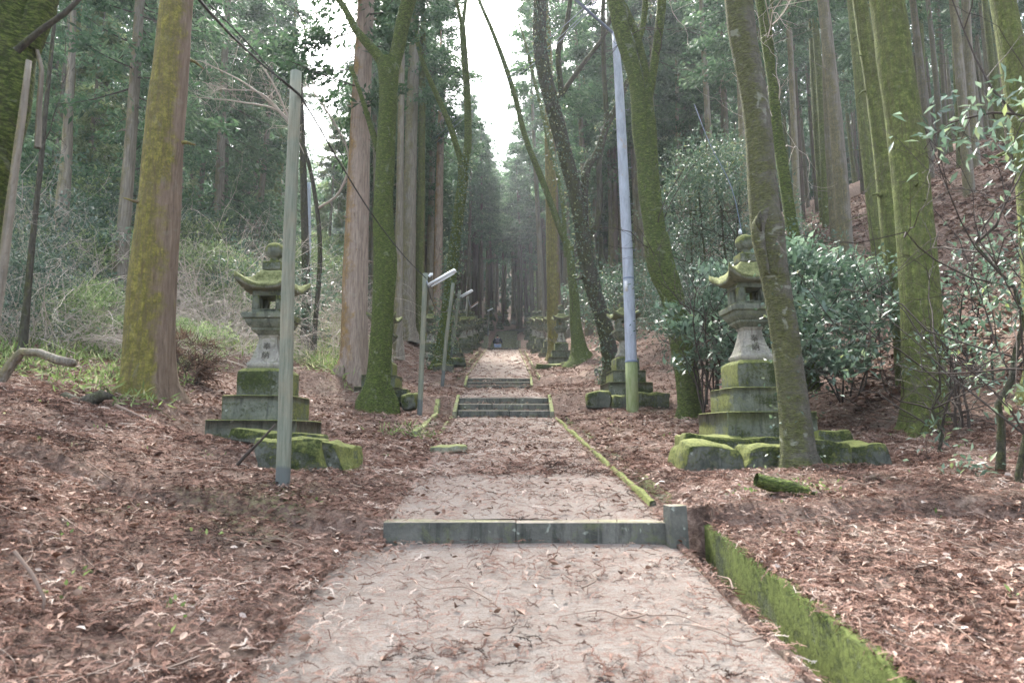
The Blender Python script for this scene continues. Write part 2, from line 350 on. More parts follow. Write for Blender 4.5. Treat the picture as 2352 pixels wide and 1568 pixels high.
    m=NT('mossy_concrete_pole',.85,.2); p=m.pos(True,(1,1,.2)); a=m.noise(p,12,5,.7); m.color(m.ramp(a,[(.25,(.15,.19,.07)),(.5,(.24,.28,.14)),(.8,(.33,.35,.22))])); MT['mosspole']=m.m
    def flat(n,c,r=.5,mt=0.):
        m=NT(n,r,.4); p=m.pos(True); a=m.noise(p,25,3,.6); m.color(m.mix(m.math('MULTIPLY',a,.5),c,tuple(x*.6 for x in c))); m.b.inputs['Metallic'].default_value=mt; return m.m
    MT['lampwhite']=flat('white_lamp_enamel',(.72,.76,.80),.35)
    MT['lampgrey']=flat('grey_lamp_metal',(.22,.25,.30),.5,.3)
    MT['rust']=flat('rusty_lamp_metal',(.30,.20,.16),.8)
    MT['black']=flat('black_rubber_cable',(.02,.02,.02),.6)
    MT['cable']=flat('blue_grey_cable',(.16,.20,.28),.6)
    MT['jacket']=flat('dark_navy_cloth',(.03,.035,.055),.9)
    MT['hair']=flat('black_hair',(.012,.011,.011),.7)
    MT['skin']=flat('skin',(.45,.28,.21),.6)
    MT['jeans']=flat('pale_blue_denim',(.30,.38,.55),.9)
    MT['pack']=flat('grey_backpack_cloth',(.10,.10,.13),.9)
    MT['shoe']=flat('white_shoe',(.55,.55,.55),.7)
    MT['strap']=flat('pale_strap',(.45,.45,.47),.8)
    MT['tag']=flat('white_plate',(.75,.77,.78),.5)
mk_materials()

# ------------------------------------------------------------------ world, sun, camera
SUN_EL, SUN_AZ = 52., -14.       # ahead of the camera, a little to the left
world=bpy.data.worlds.new("World"); scene.world=world; world.use_nodes=True
wt=world.node_tree; bg=wt.nodes['Background']
sky=wt.nodes.new('ShaderNodeTexSky'); sky.sky_type='NISHITA'; sky.sun_disc=False
sky.sun_elevation=R(SUN_EL); sky.sun_rotation=R(SUN_AZ); sky.air_density=1.; sky.dust_density=4.; sky.ozone_density=1.
hs=wt.nodes.new('ShaderNodeHueSaturation'); hs.inputs['Saturation'].default_value=.5
wt.links.new(sky.outputs[0],hs.inputs['Color']); wt.links.new(hs.outputs[0],bg.inputs[0]); bg.inputs[1].default_value=.15
sl=bpy.data.lights.new('sun','SUN'); sl.energy=3.2; sl.angle=R(10); sl.color=(1,.96,.9)
so=link('sun',sl); so.location=(0,0,60)
so.rotation_euler=(R(90-SUN_EL),0,R(180-SUN_AZ))
cam=bpy.data.cameras.new('camera'); co=link('camera',cam); scene.camera=co
cam.lens=24; cam.sensor_width=36; cam.clip_end=2000; cam.clip_start=.05
co.location=(0,0,EZ); co.rotation_euler=(R(90)+PITCH,0,0)
cam.dof.use_dof=True; cam.dof.focus_distance=22; cam.dof.aperture_fstop=2.8
scene.view_settings.view_transform='Standard'; scene.view_settings.look='None'; scene.view_settings.exposure=2.62; scene.view_settings.gamma=1
scene.render.engine='CYCLES'; cy=scene.cycles; cy.max_bounces=6; cy.diffuse_bounces=4; cy.glossy_bounces=2; cy.transmission_bounces=3; cy.transparent_max_bounces=4; cy.use_denoising=True; cy.caustics_reflective=False; cy.caustics_refractive=False; cy.volume_bounces=0

PADS=[(float(W(566,1018,9.0)[0][0]),9.6,.75,float(W(586,1018,9.0)[0][2])),(2.45,7.9,.3,float(W(1560,1085,7.9)[0][2])),(4.0,7.9,.3,float(W(1900,1075,7.9)[0][2])),
 (float(W(1447,903,17.)[0][0]),17.3,.6,float(W(1447,930,16.6)[0][2])),(float(W(866,905,17.)[0][0]),17.3,.6,float(W(866,905,17)[0][2])),(-2.35,7.6,.25,float(W(760,1088,7.3)[0][2]))]
# ------------------------------------------------------------------ ground, path, steps
def gutter(s, y):                 # the channel cut on the right of the path, and a short one on the left
    d = s-1.15
    near = (y<5.95)&(d>.10)&(d<.40)
    mid = (y>6.3)&(y<16.2)&(d>.14)&(d<.30)
    up = (y>24.4)&(y<48)&(d>.14)&(d<.34)
    e = -s-1.15
    lm = (y>11.5)&(y<17.0)&(e>.20)&(e<.42)
    lu = (y>24.4)&(y<48)&(e>.14)&(e<.40)
    return near*.42 + mid*.16*(.4+vnoise(y*.9,y*0+3,4)) + up*.22 + lm*.22 + lu*.25
def ground():
    a=[0,.4,.8,1.05,1.10]
    r=[1.155,1.195,1.205,1.245,1.255,1.29,1.37,1.44,1.46,1.54,1.56,1.6,1.69,1.71]
    t=list(np.arange(1.78,8,.11)); w=8.; g=.16
    while w<150: t.append(w); w+=g; g*=1.06
    pos=np.array(a+r+t); S=np.concatenate([-pos[:0:-1],pos])
    Y=list(np.arange(-6,1,.5))+list(np.arange(1,13,.09))+list(np.arange(13,40,.22)); w=40;g=.3
    while w<320: Y.append(w); w+=g; g*=1.045
    Y=np.array(sorted(set(np.round(Y+[5.69,5.87,5.94,5.96,16.19,16.21],3))))
    SS,YY=np.meshgrid(S,Y); X=SS+xc(YY); Z=H(X,YY)
    Z=Z-np.where((np.abs(SS)<1.12)|((SS>-1.45)&(SS<1.2)&(YY<5.6)),.14,0)-gutter(SS,YY)
    n,m=SS.shape; mb=MB(); i=np.arange(n-1)[:,None]*m; j=np.arange(m-1)[None]
    mb.add(np.stack([X,YY,Z],-1), np.stack([i+j,i+j+1,i+m+j+1,i+m+j],-1).reshape(-1,4))
    tag(mb.build('ground',MT['ground'],smooth=True),kind='structure')
ground()
def pflat(y):                     # walking surface, with real steps
    K=[(-5,-2.13),(5.735,-.86),(5.7351,-.700),(16.299,.43)]
    for q in range(3): K+=[(16.3+.34*q,.43+.168*(q+1)),(16.3+.34*q+.339,.43+.168*(q+1))]
    K+=[(17.33,.935),(23.599,1.59)]
    for q in range(3): K+=[(23.6+.34*q,1.57+.153*(q+1)),(23.6+.34*q+.339,1.57+.153*(q+1))]
    K=np.array(K+[(24.7,2.05),(49,6.2),(51,6.4)])
    return np.interp(y,K[:,0],K[:,1])+EZ
mb=MB()
for (y0,y1) in ((-4,5.80),(5.88,16.32),(17.0,23.62),(24.3,49.3)):
    ys=np.arange(y0,y1,.12); ys=np.append(ys,y1); ss=np.linspace(-1.15 if y0>0 else -1.5,1.15 if y0>0 else 1.2,26)
    SS,YY=np.meshgrid(ss,ys); X=SS+xc(YY); 
    yy=np.clip(YY, y0 if y0>0 else -9, y1)
    Z=np.interp(yy,[y0,y1],[{-4:-2.012,5.88:-.694,17.0:.935,24.3:2.03}[y0]+EZ,{5.80:-.857,16.32:.43,23.62:1.59,49.3:6.2}[y1]+EZ])
    Z=Z-.02*(np.abs(SS)/1.15)**2+.014*(vnoise(X*3,YY*3,8)-.5)+.03*(vnoise(X*.8,YY*.8,9)-.5)
    n,m=SS.shape; i=np.arange(n-1)[:,None]*m; j=np.arange(m-1)[None]
    mb.add(np.stack([X,YY,Z],-1), np.stack([i+j,i+j+1,i+m+j+1,i+m+j],-1).reshape(-1,4))
tag(mb.build('path',MT['path'],smooth=True),kind='structure')

def slab(name, parent, xa, xb, y0, y1, z0, z1, mat, bev=.012, noise=.004, rz=0):
    m=MB(); box(m,xa,xb,y0,y1,z0,z1,rz); o=m.build(name,MT[mat],parent); bevel_obj(o,bev,2,0 if not noise else 1,noise,4.); return o
# lone kerb step across the path
x0=float(xc(5.77))
st=empty('stone_step',(0,0,0),'single low stone step of two grey slabs across the near path','step')
slab('slab',st,x0-1.17,x0-.0815,5.74,5.94,-1.10+EZ,-.700+EZ,'step')
slab('slab',st,x0-.078,x0+1.15,5.735,5.935,-1.10+EZ,-.702+EZ,'step')
def stairs(name,label,ybot,zbot,ztop,n,tread,wid,mat='step',skew=0., joints=(.12,-.28,.3),bev=.03):
    r=empty(name,(0,0,0),label,'stairs','flights of stone steps along the path')
    rise=(ztop-zbot)/n
    for i in range(n):
        ya=ybot+i*tread; c=float(xc(ya)); zt=zbot+(i+1)*rise+EZ; j=joints[i%len(joints)]
        slab('step',r,c-wid/2,c+j-.004,ya,ya+tread+.12,zt-rise-.15,zt,mat,bev)
        slab('step',r,c+j+.004,c+wid/2,ya+.004,ya+tread+.12,zt-rise-.15,zt-.004,mat,bev)
    return r
A=stairs('stone_steps','three step stone flight nearer the camera, with mossy side kerbs',16.3,.43,.935,3,.34,2.2)
B=stairs('stone_steps','three step stone flight just beyond the nearer one, narrower in view',23.6,1.57,2.03,3,.34,2.2)
def sidekerb(par,ya,za,yb,zb,s,w=.085):
    m=MB(); x=float(xc((ya+yb)/2))+s
    V=[(x-w/2,ya,za-.5),(x+w/2,ya,za-.5),(x+w/2,yb,zb-.6),(x-w/2,yb,zb-.6),(x-w/2,ya,za),(x+w/2,ya,za),(x+w/2,yb,zb),(x-w/2,yb,zb)]
    m.add(V,[(0,3,2,1),(4,5,6,7),(0,1,5,4),(1,2,6,5),(2,3,7,6),(3,0,4,7)])
    o=m.build('side_kerb',MT['kerb'],par); bevel_obj(o,.01,2,1,.004,4.)
for s in (-1.15,1.15):
    sidekerb(A,16.1,.56+EZ,17.3,1.03+EZ,s); sidekerb(B,23.45,1.72+EZ,24.6,2.13+EZ,s)
C3=stairs('stone_steps','long steep stone stairway climbing to the dark cedars, where the crouching person is',49.6,6.2,10.2,32,.55,2.05,bev=.04)
sl_=MB(); 
c=float(xc(49.4)); slab('front_slab',C3,c-1.15,c+1.15,49.2,49.6,5.9+EZ,6.33+EZ,'step')
slab('side_block',C3,c-1.6,c-1.18,49.7,50.5,6.0+EZ,6.75+EZ,'kerb'); slab('side_block',C3,c+.98,c+1.3,50.2,51.3,6.0+EZ,7.0+EZ,'kerb')
slab('side_block',C3,c-1.5,c-1.15,51.3,51.9,6.4+EZ,7.5+EZ,'kerb')
for i in range(32):
    ya=49.6+i*.55; c=float(xc(ya)); zt=6.2+(i+1)*.125+EZ; m=MB(); box(m,c-1.02,c+1.02,ya-.012,ya+.1,zt-.045,zt+.012); m.build('nosing',MT['kerb'],C3)
D4=empty('stone_steps',(0,0,0),'dark stone steps bending right at the top of the long stairway','stairs','flights of stone steps along the path')
for i in range(12):
    ya=67.4+i*.6; slab('step',D4,-.8+.3*i,1.6+.26*i,ya,ya+.8,10.25+i*.14+EZ-.4,10.4+i*.14+EZ,'step')

def strip(name,label,cat,mat,s0,s1,y0,y1,zt,depth,step=.6,group=None,wob=.006,xoff=0.,fn=pflat):
    """a run of edging stones beside the path"""
    ys=np.arange(y0,y1+1e-6,.10 if y1-y0<12 else .3); n=len(ys); m=MB(); V=[]
    rs=np.random.default_rng(int(abs(s0*100)+y0*10))
    lev=np.floor((ys-y0)/step); jz=rs.normal(size=200)*.010; jx=rs.normal(size=200)*.006
    for i,y in enumerate(ys):
        k=int(lev[i]); a=float(xc(y))+s0+jx[k]; b=float(xc(y))+s1+jx[k]; z=float(fn(y))+zt+jz[k]+wob*2*float(vnoise(y*6,s0*3,6)-.5)
        c=.012
        V+=[(a,y,z-depth),(a,y,z-c),(a+c,y,z),(b-c,y,z+.002),(b,y,z-c),(b,y,z-depth)]
    V=np.array(V); Q=[]
    for i in range(n-1):
        for j in range(5): Q.append((i*6+j,i*6+6+j,i*6+7+j,i*6+j+1))
    m.add(V,Q); 
    for e in (0,(n-1)*6): m.add(V[e:e+6],[(0,1,2,3),(0,3,4,5)])
    return tag(m.build(name,MT[mat]),label,cat,group)
def pnear(y): return np.interp(y,[-5,5.77],[-2.13,-.86])+EZ
strip('gutter_wall','tall moss covered wall of the drain at the lower right','wall','wall',1.50,1.59,1.2,5.90,.12,.75,1.25,wob=.04,fn=pnear)
strip('path_kerb','thin pale kerb between the near path and the drain','kerb','kerb',1.20,1.245,1.2,5.62,.0,.5,.9,fn=pnear)
G='low kerbs edging the path'
strip('path_kerb','mossy kerb along the right edge of the middle path below the nearer steps','kerb','rock',1.165,1.225,6.4,16.05,.035,.4,.8,G,.022)
strip('path_kerb','outer mossy kerb across the drain right of the middle path','kerb','kerb',1.44,1.51,6.7,16.0,.035,.4,.8,G)
strip('path_kerb','mossy kerb along the left edge of the path just below the nearer steps','kerb','kerb',-1.27,-1.2,12.4,16.2,.03,.4,.8,G)
strip('path_kerb','raised green mossy kerb on the far side of the left drain by the nearer steps','kerb','kerb',-1.66,-1.55,11.6,16.9,.12,.5,.9,G)
strip('path_kerb','yellow mossy kerb left of the far path above the second steps','kerb','kerb',-1.24,-1.17,24.7,48.5,.03,.4,1.,G)
strip('path_kerb','yellow mossy kerb right of the far path above the second steps','kerb','kerb',1.17,1.23,24.7,48.5,.03,.4,1.,G)
strip('path_kerb','outer kerb of the left drain beside the far path','kerb','kerb',-1.62,-1.53,25.,47.,.05,.5,1.,G)
strip('path_kerb','outer kerb of the right drain beside the far path','kerb','kerb',1.48,1.54,25.,47.,.04,.5,1.,G)
# squat post beside the first step
pt,k=W(1553,1213,5.7); m=MB(); box(m,-.085,.085,-.085,.085,-.3,.165,.18,.012)
o=m.build('marker_post',MT['step']); bevel_obj(o,.008,2,1,.004,5); o.location=(pt[0],5.72,pt[2]+.02)
tag(o,'short square stone post at the right end of the near step','post')

# ------------------------------------------------------------------ stone lanterns
def lantern_template():
    r=empty('stone_lantern',(0,0,0),'x','stone lantern','stone lanterns lining the approach')
    z=0
    def pr(name,prof,mat,bev=.014,noise=.008,sub=2):
        m=MB(); prism(m,prof); o=m.build(name,MT[mat],r); bevel_obj(o,bev,2,sub,noise,5.); return o
    pr('plinth',[(.60,-.35),(.60,.30),(.595,.31)],'stone_base',.014)
    pr('plinth',[(.455,.31),(.455,.63),(.45,.64)],'stone_base',.014)
    pr('plinth',[(.325,.64),(.325,.95),(.275,.995)],'stone_base',.012)
    pr('pillar',[(.225,.995),(.24,1.03),(.24,1.06),(.205,1.10),(.17,1.20),(.135,1.33),(.125,1.40),(.15,1.44)],'shaft',.006,.003)
    pr('platform',[(.14,1.44),(.21,1.50),(.215,1.53),(.225,1.535),(.275,1.60),(.285,1.645),(.315,1.65),(.32,1.72)],'stone',.006,.003)
    # fire box with a real opening through it
    m=MB(); w=.215; a=.118; z0,z1,z2,z3=1.72,1.775,1.955,2.02
    box(m,-w,w,-w,w,z0,z1); box(m,-w,w,-w,w,z2,z3)
    for sx in (-1,1):
        for sy in (-1,1): box(m,min(sx*w,sx*a),max(sx*w,sx*a),min(sy*w,sy*a),max(sy*w,sy*a),z1-.002,z2+.002)
    t=.03     # side walls with a small round-ish hole left as a slit
    for sx in (-1,1):
        box(m,min(sx*(w-.02),sx*(w-.02-t)),max(sx*(w-.02),sx*(w-.02-t)),-a-.001,-.045,z1-.002,z2+.002)
        box(m,min(sx*(w-.02),sx*(w-.02-t)),max(sx*(w-.02),sx*(w-.02-t)),.045,a+.001,z1-.002,z2+.002)
    fb=m.build('fire_box',MT['stone'],r); bevel_obj(fb,.005,1,0,0)
    m=MB()
    for fy in (-1,1):
        for x in (-a-.014,a): box(m,x,x+.014,fy*w-.008,fy*w+.008,z1,z2)
        for zz in (z1-.014,z2): box(m,-a-.014,a+.014,fy*w-.009,fy*w+.009,zz,zz+.014)
    m.build('window_frame',MT['stone'],fb)
    # curved roof
    N=25; g=np.linspace(-1,1,N); X,Y=np.meshgrid(g,g); q=np.maximum(abs(X),abs(Y)); mn=np.minimum(abs(X),abs(Y)); c=(mn/np.maximum(q,1e-6))**3.2*q**3
    ext=.35*(1+.17*c); PX,PY=X*ext,Y*ext
    top=np.interp(q,[0,.36,.46,.55,.7,.85,1],[.30,.285,.255,.19,.115,.075,.065])+.155*c
    bot=-.02+np.interp(q,[0,.5,.62,1],[0,0,.005,.02])+.13*c
    m=MB(); i=np.arange(N-1)[:,None]*N; j=np.arange(N-1)[None]; Q=np.stack([i+j,i+j+1,i+N+j+1,i+N+j],-1).reshape(-1,4)
    m.add(np.stack([PX,PY,top+2.03],-1),Q); m.add(np.stack([PX,PY,bot+2.03],-1),Q[:,::-1])
    rim=[k for k in range(N)]+[k*N+N-1 for k in range(1,N)]+[(N-1)*N+k for k in range(N-2,-1,-1)]+[k*N for k in range(N-2,0,-1)]
    rim=np.array(rim); r2=np.roll(rim,-1); m.add(np.zeros((0,3)))
    m.q.append(np.stack([rim,rim+N*N,r2+N*N,r2],-1))
    o=m.build('roof',MT['roofstone'],r,smooth=False); bevel_obj(o,0,1,0,.004,6.)
    pr('cap_block',[(.125,2.325),(.13,2.335),(.13,2.43),(.12,2.44)],'stone_base',.006,.002)
    m=MB(); prof=[(.085,2.43),(.07,2.46),(.062,2.49),(.07,2.515),(.105,2.525),(.107,2.535),(.128,2.55),(.138,2.60),(.13,2.65),(.10,2.69),(.05,2.712),(0.001,2.718)]
    ns=20; V=[(w*math.cos(2*math.pi*k/ns),w*math.sin(2*math.pi*k/ns),zz) for w,zz in prof for k in range(ns)]
    Q=[(a_*ns+k,a_*ns+(k+1)%ns,(a_+1)*ns+(k+1)%ns,(a_+1)*ns+k) for a_ in range(len(prof)-1) for k in range(ns)]
    m.add(V,Q); m.build('finial',MT['stone'],r,smooth=True)
    # carved characters on the pillar front
    for ch,zz in (('\u5949',1.285),('\u7d0d',1.165)):
        cu=bpy.data.curves.new('t','FONT'); cu.body=ch; cu.size=.115; cu.align_x='CENTER'; cu.align_y='CENTER'; cu.extrude=.004
        to=bpy.data.objects.new('t',cu); COL.objects.link(to)
        dg=bpy.context.evaluated_depsgraph_get(); me=bpy.data.meshes.new_from_object(to.evaluated_get(dg)); COL.objects.unlink(to)
        me.materials.clear(); me.materials.append(MT['letter'])
        x=link('inscription',me,r); yy=np.interp(zz,[1.10,1.20,1.33],[.205,.17,.135])
        x.location=(0,-yy-.003,zz); x.rotation_euler=(R(90)-math.atan(.28),0,0)
    for o in COL.objects:
        if (o.parent==r or (o.parent and o.parent.parent==r)):
            if o.name.startswith('inscription'):
                o.location.z=.64+(o.location.z-.64)*1.071; continue
            for v in o.data.vertices:
                if v.co.z>.64: v.co.z=.64+(v.co.z-.64)*1.071
    reg(r); return r
LT=lantern_template()
def rock(name,label,cat,c,size,rz=0,group=None,mat='rock',noise=.05,seed=0,sub=4):
    random.seed(seed); m=MB(); hx,hy,hz=[a/2 for a in size]; box(m,-hx,hx,-hy,hy,-hz,hz,0,min(hx,hy)*.08)
    o=m.build(name,MT[mat]); bevel_obj(o,min(size)*.18,2,sub,noise*2.3,2.6)
    for p in o.data.polygons: p.use_smooth=True
    o.location=c; o.rotation_euler=(random.uniform(-.05,.05),random.uniform(-.05,.05),rz)
    return tag(o,label,cat,group)
first=[True]
def lantern(x,y,z,label,sc=1.,rz=0.,tilt=(0,0),group='stone lanterns lining the approach'):
    if first[0]:
        first[0]=False; LT.location=(x,y,z); LT.rotation_euler=(tilt[0],tilt[1],rz); LT.scale=(sc,)*3; LT['label']=label; LT['group']=group; return LT
    return copy_tree(LT,(x,y,z),rz,sc,label,group,tilt)
# left and right nearest
pL,_=W(586,1018,9.0); lantern(pL[0]-.08,9.62,pL[2]+.0,'nearest left stone lantern, standing behind the leaning wooden pole',1.0,.0,(0,.0))
pR,_=W(1768,998,9.0); lantern(pR[0]+.02,9.60,pR[2],'nearest right stone lantern, half hidden by the knotted leaning tree',1.0,.05,(.006,-.008))
p,_=W(866,905,16.7); lantern(p[0],17.3,p[2]-.1,'left stone lantern partly hidden behind the fat green mossy forked tree',.93,-.06,(0,.012))
p,_=W(1447,903,17.); lantern(p[0],17.6,p[2],'right stone lantern behind the tall blue grey pole',.93,.07,(-.01,.0))
p,_=W(985,836,30.5); lantern(p[0],31,p[2],'left stone lantern just behind the first post with a tube lamp',.97)
p,_=W(1291,835,30.5); lantern(p[0],31,p[2],'right stone lantern in front of the orange green cedar beside the far path',.97)
far=[]
ys=[36.5,41.5,46.5,51,53.5,55.5,57.5,59.5,61.5,63.5,66,68.5,71,74,77,80]
for side in (-1,1):
    for i,y in enumerate(ys):
        c=float(xc(y)); off=(2.6,2.35,2.25,2.3)[i] if i<4 else 2.0+.35*((i*5)%3)
        x=c+side*off
        word='left' if side<0 else 'right'
        if i<4:
            lab='%s stone lantern number %d up the bank beside the far path, counted after the one at the %s'%(word,i+1,'first lamp post' if side<0 else 'orange cedar')
            lab={(-1,0):'stone lantern on the left bank between the two leaning lamp posts',(-1,1):'stone lantern on the left bank just right of the second lamp post',(-1,2):'small far left stone lantern next before the long stairway',(-1,3):'left stone lantern level with the foot of the long stairway',
                 (1,0):'right bank stone lantern half hidden behind the orange cedar',(1,1):'right bank stone lantern with bright moss roof left of the orange cedar',(1,2):'right bank stone lantern second left of the orange cedar',(1,3):'right stone lantern level with the foot of the long stairway'}[(side,i)]
            lantern(x,y,float(pz(y))-.02,lab,.97,random.uniform(-.08,.08))
        else:
            lantern(x,y,h1(x,y)-.05,'tiny distant stone lantern among the dark row on the %s beside the long stairway'%word,.66,random.uniform(-.15,.15),(random.uniform(-.03,.03),random.uniform(-.03,.03)),group='distant lanterns on the %s of the stairway'%word)
            x2=x+side*(1.0+.3*(i%3)); y2=y+.8; lantern(x2,y2,h1(x2,y2)-.05,'tiny distant stone lantern in the second dark row behind on the %s'%word,.62,random.uniform(-.2,.2),group='second row of distant lanterns on the %s'%word)
# platforms of rough stones
Gs='rough stones under the lanterns'
rock('foundation_stone','big mossy block at the foot of the left lantern by the wooden pole','rock',(-2.42,7.75,h1(-2.42,7.75)+.14),(.74,.66,.40),.12,Gs,seed=3,noise=.035)
rock('foundation_stone','yellow mossy block end beside the big block under the left lantern','rock',(-1.98,7.9,h1(-1.98,7.9)+.13),(.36,.62,.40),-.2,Gs,seed=4,noise=.04)
rock('foundation_stone','thin mossy slab lying between the left lantern and its front block','rock',(-2.85,8.45,h1(-2.85,8.45)+.13),(1.1,.35,.16),.05,Gs,seed=5,noise=.025)
zR=pR[2]
for i,(xx,yy,sx,sy,sz,dz,lab) in enumerate([
    (2.32,8.25,.72,.75,.36,-.27,'long mossy foundation stone at the left front corner under the right lantern'),
    (2.98,8.22,.62,.6,.34,-.27,'dark mossy foundation stone just left of the knotted leaning tree foot'),
    (3.58,8.25,.60,.7,.36,-.26,'mossy foundation stone hidden right behind the knotted tree foot'),
    (4.12,8.3,.52,.7,.36,-.27,'rounded ivy specked foundation stone at the right end under the right lantern'),
    (2.55,8.9,.85,.6,.22,-.10,'thin upper mossy slab on the left side below the right lantern plinth'),
    (3.4,8.85,.85,.5,.22,-.10,'thin upper mossy slab right below the middle of the right lantern plinth'),
    (4.05,8.95,.5,.6,.22,-.06,'thin mossy slab right of the right lantern plinth')]):
    rock('foundation_stone',lab,'rock',(xx,yy,zR+dz-.02),(sx,sy,sz),random.uniform(-.06,.06),Gs,seed=20+i,noise=.03)
rock('foundation_stone','small low stone below the front corner of the right lantern base','rock',(2.5,7.98,zR-.52),(.5,.4,.14),0,Gs,seed=31,noise=.03)
p4,_=W(1447,930,16.2)
for i,(u,v,w_,d_) in enumerate([(1375,918,.62,0),(1422,925,.42,.0),(1475,920,.5,0),(1515,920,.5,.1)]):
    p,_k=W(u,v,16.4); rock('foundation_stone',['mossy corner stone left of the blue grey pole foot','squat mossy stone just left behind the blue grey pole','mossy stone just right of the blue grey pole foot','grey green square stone at the far right of the blue grey pole platform'][i],'rock',(p[0],16.5,p[2]-.02),(w_,.6,.42),0,Gs,seed=40+i,noise=.03,sub=3)
for i,(u,v,Y,w_,h_,lab) in enumerate([(915,915,15.6,.55,.36,'yellow mossy stone right of the fat green forked tree foot'),(940,920,15.2,.3,.32,'narrow mossy stone behind the first lamp post foot'),(1262,848,29,1.2,.45,'mossy stone base at the left front of the right lantern by the orange cedar'),(1320,842,29.2,1.3,.3,'low mossy slab right of the lantern base by the orange cedar'),(1045,832,28,.9,.35,'grey mossy boulder left of the far path by the second post'),(1020,850,26.5,.8,.4,'yellow mossy boulder behind the bare second post')]):
    p,_k=W(u,v,Y); rock('mossy_rock',lab,'rock',(p[0],Y,p[2]),(w_,.6,h_),0,'mossy rocks beside the path',seed=50+i,noise=.04,sub=3)
p,_=W(1390,864,24); rock('grey_boulder','pointed bare grey boulder on the litter right of the second steps','rock',(p[0],24,p[2]+.05),(.55,.4,.32),.4,None,'step',.08,seed=60,sub=3)
p,_=W(1032,1014,10.3); rock('flat_stone','flat mossy slab lying at the left edge of the middle path','rock',(p[0],10.3,h1(p[0],10.3)+.03),(.56,.55,.10),.1,None,'kerb',.02,seed=61,sub=3)

# ------------------------------------------------------------------ trees measured from the place
def stem(mb,pts,Y,sides=16,lump=.06,ridge=.05,seed=0,down=0.,flare=0.,ext=None,step=.2):
    """pts: (u, v, width px[, Y]) from the foot upward"""
    P=[]
    for p in pts:
        yy=p[3] if len(p)>3 else Y
        w,k=W(p[0],p[1],yy); P.append((*w,p[2]*k/2))
    if ext:                       # goes on above the frame
        a=np.array(P[-1][:3]); b=np.array(P[-2][:3]); d=unit(a-b); r0=P[-1][3]
        d=unit(d+np.array([0,0,.25]))
        for i in (1,2,3): P.append((*(a+d*ext*i/3+np.array([.12*math.sin(i*2+seed),.1,0])*i),r0*(1-.28*i)))
    if down:
        f=P[0]; P.insert(0,(f[0],f[1],f[2]-down,f[3]*(1+.18)))
    P=catmull(np.array(P),step); r=np.maximum(P[:,3],.004)
    if flare:
        z=P[:,2]-(P[0,2]+down); r=r*(1+flare*np.exp(-np.maximum(z,0)/.35))
    tube(mb,P[:,:3],r,sides,lump,ridge,seed,root=((.38 if sides>30 else .22),down,5) if flare and sides>=14 else None)
    return P
def knots(mb,P,n,seed=0,size=(.02,.05),ln=(.06,.35)):
    rs=np.random.default_rng(seed)
    for i in range(n):
        k=rs.integers(int(len(P)*.12),len(P)-1); a=rs.uniform(0,6.28); r=P[k,3]; d=np.array([math.cos(a),math.sin(a)*.9,rs.uniform(-.35,.25)]); 
        L=rs.uniform(*ln); q=P[k,:3]+d*r*.8
        w=rs.uniform(*size)
        tube(mb,[q,q+d*(L*.5),q+d*L+np.array([0,0,rs.uniform(-.08,.05)])],[w,w*.6,w*.25],6)
def cedar_crown(mb, z0, z1, rad, nbr, per, seed, dens=1., size=.26, low=0.):
    rs=np.random.default_rng(seed); C=[];D=[];T=[];bt=MB()
    for b in range(nbr):
        t=(b+rs.random())/nbr; z=z0+(z1-z0)*t**.9; az=rs.uniform(0,6.283)
        L=rad*(1-t)**.75*rs.uniform(.55,1.1)+.3
        dirh=np.array([math.cos(az),math.sin(az),0]); droop=rs.uniform(.1,.45)
        ss=np.linspace(.15,1,7)
        pts=np.array([0,0,z])+dirh[None]*(ss*L)[:,None]; pts[:,2]+= -droop*L*ss+.45*droop*L*ss**3
        tube(bt,np.vstack([[0,0,z],pts]),np.linspace(.03,.006,8)*(1-t*.5),3,cap=False)
        for k,p in enumerate(pts[1:]):
            n=int(per*rs.uniform(.4,1.4)*(.6+ss[k+1])); 
            side=np.cross(dirh,[0,0,1])
            off=rs.normal(size=(n,3))*np.array([.26,.26,.15])*(.5+.28*L*.5)
            C.append(p+off); d=dirh*.8+rs.normal(size=(n,3))*.65+np.array([0,0,-.45]); D.append(d)
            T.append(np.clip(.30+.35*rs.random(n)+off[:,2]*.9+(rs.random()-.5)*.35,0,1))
    C=np.concatenate(C);D=np.concatenate(D);T=np.concatenate(T); n=len(C)
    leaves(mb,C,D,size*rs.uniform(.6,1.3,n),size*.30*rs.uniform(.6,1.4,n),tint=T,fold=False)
    return bt
def named_cedar(name,label,pts,Y,mat,seed,ext=16,down=.5,flare=.12,nk=24,crown=None,sides=28,group='large cedar trunks'):
    m=MB(); P=stem(m,pts,Y,36,.03,.10,seed,down,flare,ext)
    base=np.array([P[0,0],P[0,1],P[0,2]+down]); r=empty(name,tuple(base),label,'tree',group)
    knots(m,P,nk,seed)
    o=m.build('trunk',MT[mat],r,smooth=True); o.location=tuple(-base)
    if crown:
        z0,rad,per=crown; top=P[-1,:3]; 
        m=MB(); zt=top[2]+3; bt=cedar_crown(m,z0+base[2],zt,rad,70,per,seed)
        # follow the leaning trunk
        for arr in m.v+bt.v:
            arr[:,0]+=np.interp(arr[:,2],P[:,2],P[:,0]); arr[:,1]+=np.interp(arr[:,2],P[:,2],P[:,1])
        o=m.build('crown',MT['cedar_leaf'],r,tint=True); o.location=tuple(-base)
        o=bt.build('branches',MT['darktwig'],r); o.location=tuple(-base)
    return r
named_cedar('cedar_tree','broad yellow green mossy cedar trunk filling the left foreground',[(333,930,126),(338,880,112),(345,700,104),(362,500,92),(378,300,82),(398,100,72),(406,0,68)],10.2,'cedar_yg',1,16,crown=(9.5,2.6,20),flare=.10)
